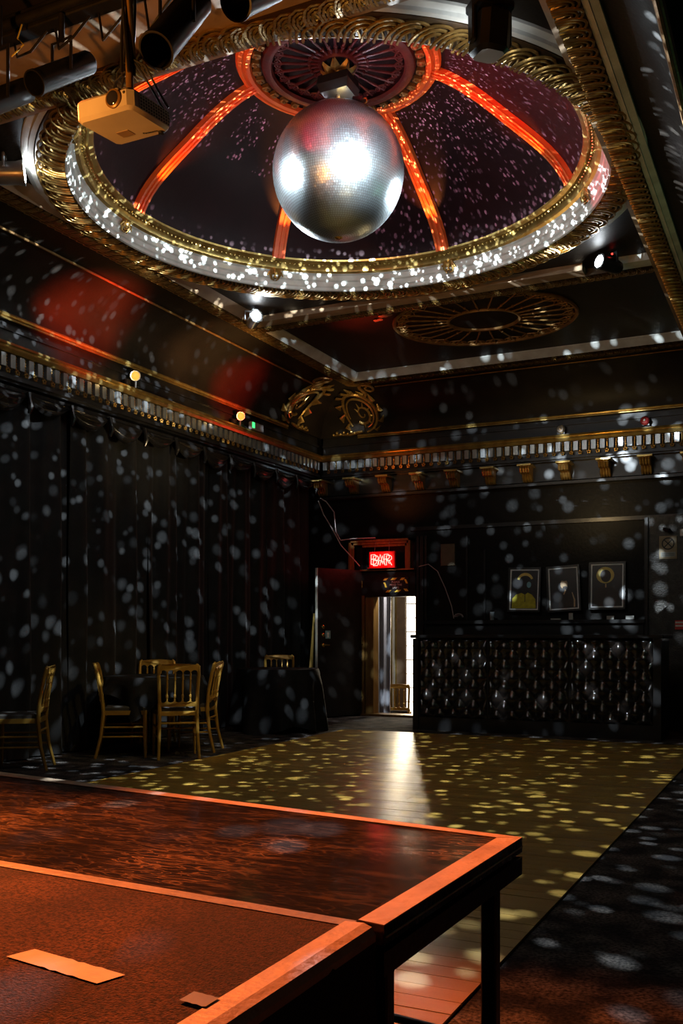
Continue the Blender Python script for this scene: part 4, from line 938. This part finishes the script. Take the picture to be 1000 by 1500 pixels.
# back shelf and small things
shf = solid('back_shelf', MB().box(-4.72, -1.82, 12.32, 12.62, 1.30, 1.345), 'black', 'black shelf along the wall behind the bar', 'shelf', smooth=False)
wpart('shelf_support', MB().box(-4.70, -1.84, 12.38, 12.62, 0.0, 1.30), 'black', shf, False)
def picture(xa, xb, z0, z1, tilt, label, kind):
    cx = (xa + xb) / 2; wd = xb - xa; ht = z1 - z0
    root = thing('framed_picture', label, 'picture', (cx, 12.545, z0)); root.rotation_euler = (-0.06, tilt, 0)
    def fr(w_, b_, y0, y1, zb, zt):
        m_ = MB(); m_.box(-w_, -w_ + b_, y0, y1, zb, zt); m_.box(w_ - b_, w_, y0, y1, zb, zt); m_.box(-w_ + b_, w_ - b_, y0, y1, zb, zb + b_); m_.box(-w_ + b_, w_ - b_, y0, y1, zt - b_, zt); return m_
    part('frame', fr(wd / 2 + 0.02, 0.024, -0.022, 0.012, -0.02, ht + 0.02), 'black', root, False)
    part('mount', fr(wd / 2 - 0.004, 0.017, -0.014, 0.008, 0.004, ht - 0.004), 'poster_line', root, False)
    pr = part('print', MB().box(-wd / 2 + 0.02, wd / 2 - 0.02, -0.006, 0.008, 0.02, ht - 0.02), 'poster_dark', root, False)
    def shape(nm, poly, m_, d): part(nm, MB().prism(poly, lambda u, v, dd: (u * wd, dd, v * ht), -0.006 - d, -0.0055), m_, pr, False)
    def ell(cx_, cz, rx, rz, a0=0, a1=2 * PI, n=20): return [(cx_ + rx * math.cos(a0 + (a1 - a0) * i / n), cz + rz * math.sin(a0 + (a1 - a0) * i / n)) for i in range(n)]
    def ringp(cx_, cz, rx, rz, rx2, rz2, a0, a1, dx=0.0):
        o_ = [(cx_ + rx * math.cos(a0 + (a1 - a0) * i / 24), cz + rz * math.sin(a0 + (a1 - a0) * i / 24)) for i in range(25)]
        i_ = [(cx_ + dx + rx2 * math.cos(a1 - (a1 - a0) * i / 24), cz + rz2 * math.sin(a1 - (a1 - a0) * i / 24)) for i in range(25)]
        return o_ + i_
    if kind == 'yellow':
        shape('halo', ringp(0.02, 0.72, 0.27, 0.19, 0.20, 0.12, 0.25, 3.0), 'poster_halo', 0.0010)
        shape('head', ell(0.09, 0.66, 0.17, 0.145), 'poster_dark', 0.0012); shape('cheek', ell(0.15, 0.62, 0.075, 0.075), 'poster_teal', 0.0016)
        shape('jacket', [(-0.41, 0.05), (-0.40, 0.28), (-0.28, 0.38), (-0.10, 0.42), (0.03, 0.38), (0.12, 0.43), (0.26, 0.38), (0.38, 0.27), (0.41, 0.05)], 'poster_yellow', 0.0012)
        shape('zip', [(0.02, 0.2), (0.04, 0.2), (0.04, 0.40), (0.02, 0.40)], 'poster_dark', 0.0018)
    elif kind == 'bearded':
        shape('coat', [(-0.20, 0.05), (-0.16, 0.30), (-0.02, 0.42), (0.10, 0.46), (0.30, 0.34), (0.38, 0.20), (0.37, 0.05)], 'poster_brown', 0.0010)
        shape('sleeve_stripe', [(0.31, 0.06), (0.36, 0.06), (0.37, 0.22), (0.29, 0.40), (0.26, 0.40), (0.32, 0.22)], 'poster_skin', 0.0014)
        shape('head', ell(0.02, 0.60, 0.12, 0.11), 'poster_skin', 0.0012); shape('hair', ell(0.05, 0.705, 0.12, 0.03), 'poster_dark', 0.0016); shape('beard', ell(0.05, 0.515, 0.08, 0.035), 'poster_brown', 0.0016)
        shape('collar', [(-0.02, 0.36), (0.02, 0.36), (0.08, 0.46), (0.05, 0.48)], 'poster_skin', 0.0016)
    else:
        shape('halo', ringp(-0.06, 0.74, 0.27, 0.185, 0.15, 0.12, 0, 2 * PI - 0.001), 'poster_halo', 0.0010)
        shape('head', ell(-0.04, 0.72, 0.155, 0.14), 'poster_brown', 0.0014)
        shape('robe', [(-0.42, 0.05), (-0.38, 0.36), (-0.18, 0.50), (0.10, 0.50), (0.32, 0.38), (0.42, 0.05)], 'poster_brown', 0.0010)
        shape('collar', [(-0.06, 0.46), (-0.02, 0.46), (-0.02, 0.54), (-0.06, 0.54)], 'poster_skin', 0.0014)
picture(-3.585, -3.19, 1.475, 2.02, 0.02, 'framed print of a haloed figure in a yellow jacket behind the bar', 'yellow')
picture(-3.045, -2.655, 1.475, 2.03, -0.055, 'crooked framed print of a bearded man in a dark coat behind the bar', 'bearded')
picture(-2.52, -2.105, 1.495, 2.06, 0.0, 'framed print of a dark figure with a full gold halo behind the bar', 'halo')
solid('wall_plaque', MB().bev(-4.565, -4.36, 12.600, 12.625, 2.10, 2.40, 0.006), mat('dull_bronze_plaque', (0.13, 0.10, 0.06), 0.5, 0.2, (0.09, 0.07, 0.04), 9), 'small dull bronze plaque on the wall between door and pictures', 'plaque')

# grey pier at the end of the bar with its notices
pier = solid('wall_pier', MB().box(-1.80, -0.55, 12.42, 12.64, 0.0, 2.62), 'pier', 'mottled grey wall pier at the end of the bar', 'pier', 'structure', smooth=False)
wpart('corner_bead', MB().box(-1.83, -1.79, 12.38, 12.62, 1.0, 2.60), 'black', pier, False)
sg = thing('no_smoking_sign', 'worn cream notice with a crossed circle on the grey pier', 'sign', (-1.555, 12.415, 2.08))
part('plate', MB().bev(-0.105, 0.105, -0.008, 0.0, 0.0, 0.285, 0.003), mat('worn_cream_plate', (0.42, 0.33, 0.20), 0.45, 0, (0.30, 0.22, 0.12), 9), sg, False)
part('circle', MB().tube([(0.068 * math.cos(2 * PI * j / 28), -0.010, 0.19 + 0.068 * math.sin(2 * PI * j / 28)) for j in range(28)], 0.007, 6, closed=True), 'sign_black', sg)
for s_ in (-1, 1): part('cross_bar', MB().obox((0, -0.010, 0.19), (0.045, 0, s_ * 0.045), (0.004, 0, -s_ * 0.004), (0, 0.002, 0)), 'sign_black', sg, False)
part('caption_panel', MB().box(-0.085, 0.085, -0.0095, -0.008, 0.03, 0.085), mat('grey_caption', (0.30, 0.30, 0.26), 0.5), sg, False)
for z in (0.045, 0.058, 0.071): part('caption_line', MB().box(-0.075, 0.075, -0.0105, -0.0095, z - 0.002, z + 0.002), 'sign_black', sg, False)
sw_ = thing('alarm_box', 'small pale alarm box high on the grey pier', 'box', (-1.375, 12.415, 2.35)); part('case', MB().bev(-0.04, 0.06, -0.035, 0.0, 0.0, 0.09, 0.01), 'sign_white', sw_); part('lamp', MB().sphere((0.0, -0.036, 0.045), 0.012, 8, 5), 'steel', sw_)
sw_ = thing('cctv_camera', 'small dark camera over the crossed-circle notice', 'camera', (-1.56, 12.40, 2.40)); part('body', MB().tube([(-0.04, 0.0, 0.05), (0.03, -0.06, 0.02)], [0.022, 0.026], 12), 'can', sw_); part('bracket', MB().cyl((-0.03, 0.0, 0.045), (-0.03, 0.03, 0.06), 0.01), 'can', sw_)
rl = thing('red_notice', 'small red and white notice low on the grey pier', 'sign', (-1.43, 12.415, 1.22)); part('plate', MB().box(-0.045, 0.07, -0.006, 0.0, 0.0, 0.11), 'red_label', rl, False)
for z in (0.045, 0.085): part('white_band', MB().box(-0.04, 0.065, -0.008, -0.006, z - 0.012, z + 0.010), 'sign_white', rl, False)

# glasses and cards on the bar and shelf
def glass(x, y, z, h, r, label):
    return solid('drinking_glass', MB().lathe([(0.001, 0.002), (r * 0.8, 0.002), (r, h), (r * 0.93, h), (r * 0.75, 0.012), (0.001, 0.012)], 16), mat('glass', (0.5, 0.58, 0.62), 0.08, 0.6), label, 'glass', loc=(x, y, z))
glass(-3.78, 12.42, 1.346, 0.11, 0.032, 'small glass on the back shelf beside the yellow-jacket picture')
for x, y, z, wd, ht, lb in ((-2.93, 12.40, 1.346, 0.13, 0.018, 'flat pale card on the back shelf under the crooked picture'), (-2.735, 12.40, 1.346, 0.055, 0.085, 'upright pale card on the back shelf under the crooked picture'), (-2.24, 12.38, 1.346, 0.09, 0.045, 'small grey box on the back shelf under the halo picture'), (-2.0, 12.36, 1.346, 0.10, 0.045, 'small pale box on the back shelf near the grey pier')):
    r = thing('price_card', lb, 'card', (x, y, z)); part('card', MB().bev(-wd / 2, wd / 2, -0.012, 0.012, 0.0, ht, 0.003), mat('pale_card', (0.42, 0.42, 0.40), 0.5), r, False); part('fold', MB().box(-wd / 2, wd / 2, 0.012, 0.03, 0.0, ht * 0.4), 'sign_white', r, False)
hook = thing('coiled_lead', 'loose coil of pale cable on a ledge beside the pilaster', 'cable', (-4.27, 12.50, 1.346))
part('coil', MB().tube([(0.07 * math.cos(0.55 * j) * (1 - j / 60), -0.02 + 0.002 * j, 0.045 + 0.05 * abs(math.sin(0.55 * j)) * (1 - j / 50)) for j in range(30)], 0.006, 5), 'cable_pale', hook)
part('tail', MB().tube([(-0.07, 0.0, 0.03), (-0.12, 0.05, 0.20), (-0.22, 0.07, 0.45), (-0.33, 0.07, 0.68), (-0.46, 0.06, 0.78), (-0.60, 0.06, 0.75)], 0.006, 5), 'cable_pale', hook)

# ------------------------------------------------------------------ doorway, door leaf, signs
dr = thing('door_1', 'doorway to the bright side room with brown gold jambs', 'doorway', (-5.26, YB, 0), 0, None, 'structure')
wpart('jamb', MB().box(-5.70, DX0, YB - 0.01, YB + 0.17, 0.03, DZ), 'jamb', dr, False)
wpart('jamb', MB().box(-5.765, -5.715, YB - 0.03, YB + 0.17, 0.03, DZ + 0.02), 'jamb', dr, False)
wpart('jamb', MB().box(DX1, DX1 + 0.03, YB - 0.01, YB + 0.17, 0.03, DZ), 'jamb', dr, False)
wpart('header_panel', MB().box(-5.765, DX1, YB - 0.02, YB + 0.16, DZ, 2.065), 'door', dr, False)
wpart('header_ledge', MB().box(-5.765, DX1, YB - 0.07, YB + 0.0, 2.058, 2.078), 'gold_dull', dr, False)
wpart('threshold', MB().box(-5.765, DX1, YB - 0.06, YB + 0.2, 0.0, 0.03), 'jamb', dr, False)
hx, hy = -5.765, 12.58; fx, fy = -6.085, 11.82
ang = math.atan2(fy - hy, fx - hx); LL = math.hypot(fx - hx, fy - hy)
leaf = thing('door_leaf', 'dark door standing open against the curtained corner', 'door', (hx, hy, 0.02), ang)
part('panel', MB().box(0.0, LL - 0.006, -0.022, 0.022, 0.0, 2.05), 'door', leaf, False)
part('edge_strip', MB().box(LL - 0.006, LL, -0.022, 0.022, 0.0, 2.05), 'door_edge', leaf, False, label='pale metal strip along the door edge')
side = 1
for z, k in ((1.24, 'lock'), (1.13, 'lock'), (0.99, 'knob')):
    o = part(k, MB().tube([(LL - 0.10, 0.022, z), (LL - 0.10, 0.034, z), (LL - 0.10, 0.040, z)], [0.026, 0.024, 0.016], 16), 'brass', leaf)
    if k == 'knob': part('handle', MB().tube([(LL - 0.10, 0.03, z), (LL - 0.10, 0.075, z), (LL - 0.17, 0.08, z)], [0.012, 0.012, 0.010], 8), 'brass', o)
pl = part('door_notice', MB().box(LL - 0.235, LL - 0.145, 0.022, 0.025, 1.08, 1.19), mat('teal_sticker', (0.18, 0.32, 0.32), 0.4), leaf, False)
part('notice_symbol', MB().tube([(LL - 0.19, 0.024, 1.15), (LL - 0.19, 0.027, 1.15)], [0.018, 0.016], 12).box(LL - 0.20, LL - 0.18, 0.025, 0.027, 1.095, 1.135), 'sign_white', pl, False)
for z in (0.25, 1.0, 1.8): part('hinge', MB().cyl((0.0, 0.028, z), (0.0, 0.028, z + 0.1), 0.009), 'brass', leaf)
st = thing('light_sliver', 'yellow light built as a batten leaning in the corner behind the open door', 'sliver', (-6.23, 11.86, 0.0))  # pale strip modelled in place of a sliver of light
part('sliver', MB().loft([[(-0.035, -0.01, 0.0), (0.035, -0.01, 0.0), (0.035, 0.015, 0.0), (-0.035, 0.015, 0.0)], [(0.035, 0.08, 1.45), (0.055, 0.08, 1.45), (0.055, 0.10, 1.45), (0.035, 0.10, 1.45)]]), mat('pale_light_sliver', (0.60, 0.42, 0.12), 0.5), st, False)

ne = thing('neon_sign', 'red neon BAR sign over the doorway', 'neon sign', (-5.41, 12.52, 2.10))
part('backing', MB().bev(-0.20, 0.20, 0.0, 0.05, 0.0, 0.225, 0.008), 'neon_back', ne, False)
LET = {'B': [[(0, 0), (0, 1), (0.55, 1), (0.72, 0.86), (0.72, 0.66), (0.5, 0.54), (0.0, 0.54)], [(0.5, 0.54), (0.78, 0.40), (0.78, 0.15), (0.58, 0), (0, 0)]],
       'A': [[(0, 0), (0.38, 1), (0.76, 0)], [(0.14, 0.36), (0.62, 0.36)]],
       'R': [[(0, 0), (0, 1), (0.55, 1), (0.74, 0.86), (0.74, 0.64), (0.52, 0.5), (0, 0.5)], [(0.38, 0.5), (0.76, 0)]]}
for i, ch in enumerate('BAR'):
    m_ = MB()
    for dx, dz, yy in ((0, 0, -0.022), (0.030, -0.018, -0.012)):  # second, offset set of tubes is the letters' reflection in the backing
        for pl_ in LET[ch]:
            m_.tube([(-0.155 + 0.100 * i + x * 0.105 + dx, yy, 0.045 + z * 0.135 + dz) for x, z in pl_], 0.0055, 6)
    part('letter_tube_and_reflection', m_, 'neon', ne)
for x in (-0.12, 0.10): part('hanging_wire', MB().cyl((x, 0.02, 0.22), (x, 0.05, 0.40), 0.003, n=5), 'steel', ne)
part('lower_lip', MB().box(-0.21, 0.21, -0.03, 0.05, -0.012, 0.0), 'neon_back', ne, False)
lamp('neon_glow', 'POINT', (-5.41, 12.36, 2.24), 3.5, (1.0, 0.05, 0.04), radius=0.12)

sg = thing('step_warning_sign', 'black sign with yellow hazard border reading please mind the steps', 'sign', (-5.228, YB - 0.024, 1.745))
part('plate', MB().box(-0.19, 0.19, -0.006, 0.0, 0.0, 0.215), 'sign_black', sg, False)
for (cx, cz, wd, ht, sk) in ((-0.155, 0.190, 0.05, 0.03, 0.03), (-0.03, 0.192, 0.07, 0.030, 0.035), (0.10, 0.190, 0.05, 0.032, 0.03), (0.155, 0.155, 0.028, 0.06, -0.03), (0.155, 0.035, 0.05, 0.035, -0.03), (0.03, 0.022, 0.07, 0.030, 0.035), (-0.11, 0.022, 0.06, 0.030, 0.035), (-0.16, 0.11, 0.028, 0.07, -0.03)):
    part('hazard_stripe', MB().prism([(cx - wd / 2 - sk / 2, cz - ht / 2), (cx + wd / 2 - sk / 2, cz - ht / 2), (cx + wd / 2 + sk / 2, cz + ht / 2), (cx - wd / 2 + sk / 2, cz + ht / 2)], lambda u, v, d: (u, d, v), -0.0075, -0.006), 'sign_yellow', sg, False)
for i, tx in enumerate(('PLEASE', 'MIND THE', 'STEPS')):
    link('lettering', text_mesh(tx, 0.040), 'sign_white', sg, (0.0, -0.0075, 0.147 - 0.040 * i), (PI / 2, 0, 0))
for k, pts in enumerate(([(-6.28, 12.33, 3.10), (-6.20, 12.35, 3.05), (-6.10, 12.40, 2.90), (-6.08, 12.42, 2.62), (-6.02, 12.45, 2.50), (-5.85, 12.48, 2.52), (-5.5, 12.50, 2.52)],
                         [(-6.30, 12.30, 3.06), (-6.22, 12.31, 2.86), (-6.10, 12.34, 2.66), (-5.98, 12.38, 2.42), (-5.82, 12.42, 2.24), (-5.72, 12.45, 2.12)])):
    solid('loose_cable', MB().tube(pts, 0.008, 6), 'cable_pale', ('pale cable looping down from the bracket corner and across above the neon sign', 'pale cable trailing from the bracket corner down to the door header')[k], 'cable')

# ------------------------------------------------------------------ side room seen through the doorway
solid('floor_side_room', MB().box(-8.2, -3.6, YB + 0.15, 16.4, -0.60, -0.48), 'jamb', 'brown floor of the side room past the doorway', 'floor', 'structure', smooth=False)
sr = solid('wall_side_room', MB().box(-8.2, -6.50, 16.1, 16.25, -0.5, 2.9).box(-5.55, -3.6, 16.1, 16.25, -0.5, 2.9).box(-6.50, -5.55, 16.1, 16.25, -0.5, -0.3).box(-8.3, -8.2, YB + 0.15, 16.25, -0.5, 2.9).box(-3.7, -3.6, YB + 0.15, 16.25, -0.5, 2.9).box(-8.2, -3.6, YB + 0.15, 16.25, 2.9, 3.0), 'passage_wall', 'brown walls of the side room past the doorway', 'wall', 'structure', smooth=False)
wn = thing('window_1', 'bright daylit sash window in the side room', 'window', (-6.02, 16.12, -0.3), 0, None, 'structure')
wpart('pane', MB().box(-6.50, -5.55, 16.17, 16.19, -0.3, 2.9), 'daylight', wn, False)
for z in (-0.3, -0.05, 0.2, 0.45, 0.7, 0.95, 1.2, 1.45, 1.7, 1.95, 2.2): wpart('glazing_bar', MB().box(-6.50, -5.55, 16.12, 16.16, z - 0.008, z + 0.008), 'white', wn, False)
wpart('glazing_bar', MB().box(-6.02, -5.99, 16.12, 16.16, -0.3, 2.9), 'white', wn, False)
def drape2(xa, xb, yy, z0, z1, m_, label, n=60, seed=1):
    rn = random.Random(seed); p1, p2 = rn.random() * 6, rn.random() * 6
    def fn(u, v):
        x = xa + (xb - xa) * (0.5 + (u - 0.5) * (0.80 + 0.2 * abs(v - 0.25) ** 0.7)); return (x, yy + 0.035 * math.sin(u * 17 + p1 + 0.6 * v) + 0.015 * math.sin(u * 37 + p2), z0 + (z1 - z0) * v)
    return solid('window_curtain', MB().grid(n, 14, fn), m_, label, 'curtain')
drape2(-5.89, -5.55, 13.25, -0.46, 1.98, 'greycurtain', 'grey satin curtain just inside the side room doorway', seed=2)
fr = thing('gilt_door_frame', 'gilded frame edge standing in the side room', 'frame', (-6.03, 14.3, -0.48))
part('dark_panel', MB().box(-0.22, -0.02, 0.0, 0.03, 0.0, 2.9), 'passage_wall', fr, False)
part('gilt_edge', MB().box(-0.02, 0.035, -0.02, 0.04, 0.0, 2.9), 'gold_bright', fr, False)
part('pale_edge', MB().box(0.035, 0.085, 0.0, 0.04, 0.0, 2.9), 'white', fr, False)
part('outer_edge', MB().box(0.085, 0.11, -0.02, 0.04, 0.0, 2.9), 'gold_bright', fr, False)
part('dark_leaf', MB().box(0.11, 0.255, 0.0, 0.04, 0.0, 2.9), 'passage_wall', fr, False)
chair(-5.68, 13.75, 110, 'gold banquet chair in the bright side room past the doorway', 'gold banquet chairs', -0.48)
for k in range(7):
    red = k % 2 == 0
    bx = thing('storage_box', ('red' if red else 'white') + ' box in the stack in the side room past the doorway', 'box', (-5.62 + 0.006 * (k % 3), 14.9, -0.48 + 0.103 * k), 0.04 * (k % 2), 'stacked boxes in the side room')
    part('carton', MB().bev(-0.12, 0.12, -0.1, 0.1, 0.0, 0.085, 0.008), 'red_label' if red else 'sign_white', bx, False)
    part('lid', MB().bev(-0.124, 0.124, -0.104, 0.104, 0.08, 0.102, 0.006), 'red_label' if red else 'sign_white', bx, False)

# ------------------------------------------------------------------ stage
def slab(quadpts, z0, z1):
    m_ = MB(); n = len(quadpts); m_.v = [(x, y, z0) for x, y in quadpts] + [(x, y, z1) for x, y in quadpts]
    m_.f = [tuple(reversed(range(n))), tuple(n + i for i in range(n))] + [(i, (i + 1) % n, n + (i + 1) % n, n + i) for i in range(n)]; return m_
def lerp(a, b, t_): return (a[0] + (b[0] - a[0]) * t_, a[1] + (b[1] - a[1]) * t_)
NRp, FRp, FLp, NLp = (-0.745, 1.735), (-0.720, 2.650), (-3.70, 3.075), (-3.70, 1.955)
dk = thing('stage_deck', 'scratched black stage deck on legs with worn timber edging', 'stage', (-2.2, 2.3, 0))
wpart('deck_top', slab([NRp, FRp, FLp, NLp], 0.562, 0.600), 'deck', dk, False)
wpart('deck_core', slab([(-0.775, 1.77), (-0.75, 2.62), (-3.68, 3.03), (-3.68, 2.0)], 0.548, 0.562), 'stage_black', dk, False)
def wall_strip(a, b, t_, z0, z1):
    a = Vector((a[0], a[1], 0)); b = Vector((b[0], b[1], 0)); d = (b - a).normalized(); nn = Vector((-d.y, d.x, 0)) * t_
    return slab([tuple(a.xy), tuple(b.xy), tuple((b + nn).xy), tuple((a + nn).xy)], z0, z1)
wpart('side_rail', wall_strip(NRp, FRp, 0.045, 0.500, 0.548), 'stage_black', dk, False)
wpart('back_rail', wall_strip(FRp, FLp, 0.045, 0.500, 0.548), 'stage_black', dk, False)
wpart('front_rail', wall_strip(NLp, NRp, 0.045, 0.500, 0.548), 'stage_black', dk, False)
wpart('edge_board', slab([(NRp[0], NRp[1]), FRp, (-0.782, 2.615), (-0.805, 1.745)], 0.600, 0.603), 'stage_edge', dk, False)
wpart('edge_board', slab([FRp, FLp, (FLp[0], FLp[1] - 0.075), (-0.785, 2.618)], 0.600, 0.603), 'stage_edge', dk, False)
wpart('edge_line', MB().tube([(-0.7425, 1.74, 0.578), (-0.7185, 2.645, 0.578)], 0.0022, 5), 'stage_edge', dk)
for x, y in ((-0.765, 2.50), (-3.6, 2.9), (-0.80, 1.85), (-3.6, 2.05)): wpart('leg', MB().bev(x - 0.021, x + 0.021, y - 0.021, y + 0.021, 0.0, 0.505, 0.004), 'stage_black', dk, False)
wpart('brace', MB().cyl((-0.765, 2.50, 0.08), (-3.6, 2.9, 0.08), 0.012), 'stage_black', dk)

nu = thing('stage_apron', 'carpeted stage unit with black skirted side and orange lit timber edge', 'stage', (-2.2, 0.7, 0))
wpart('carpet_top', slab([(-0.82, -0.6), (-0.82, 1.69), (-3.70, 1.895), (-3.70, -0.6)], 0.58, 0.604), 'red_carpet', nu, False)
wpart('body', slab([(-0.775, -0.6), (-0.765, 1.715), (-3.70, 1.925), (-3.70, -0.6)], 0.03, 0.58), 'stage_black', nu, False)
pr = [(-0.825, 0.58), (-0.825, 0.607), (-0.785, 0.608), (-0.768, 0.602), (-0.760, 0.588), (-0.760, 0.575)]
wpart('edge_board', MB().loft([[(x + (0.006 if y > 1 else 0), y, z) for x, z in pr] for y in (-0.6, 0.4, 1.715)]), 'stage_edge', nu, False)
wpart('rear_edge_board', slab([(-0.80, 1.690), (-0.80, 1.728), (-3.70, 1.940), (-3.70, 1.893)], 0.58, 0.606), 'stage_edge_worn', nu, False)
mb = MB().grid(60, 14, lambda u, v: (-0.756 + 0.003 * math.sin(u * 40 + v * 9) + 0.002 * math.sin(v * 30), -0.6 + 2.322 * u, 0.005 + 0.578 * v)); wpart('side_skirt', mb, 'fuzz', nu)
mb = MB().grid(8, 14, lambda u, v: (-0.756 - 0.30 * u, 1.722 + 0.003 * math.sin(u * 20 + v * 9) + 0.0217 * u, 0.005 + 0.578 * v)); wpart('back_skirt', mb, 'fuzz', nu)
tp = solid('tape_mark', MB().grid(16, 3, lambda u, v: (-1.262 + 0.229 * u + 0.016 * v, 1.270 - 0.035 * u + 0.052 * v, 0.6065 + (0.0012 * math.sin(u * 60) if 0.42 < u < 0.8 else 0))), 'tape', 'strip of pale gaffer tape stuck on the carpeted stage', 'tape')
solid('tape_patch', MB().grid(6, 3, lambda u, v: (-0.868 + 0.052 * u, 1.228 + 0.040 * v - 0.006 * u, 0.6095 + 0.0008 * math.sin(u * 20))), 'dark_tape', 'small dark grey tape patch beside the carpeted stage edge', 'tape')
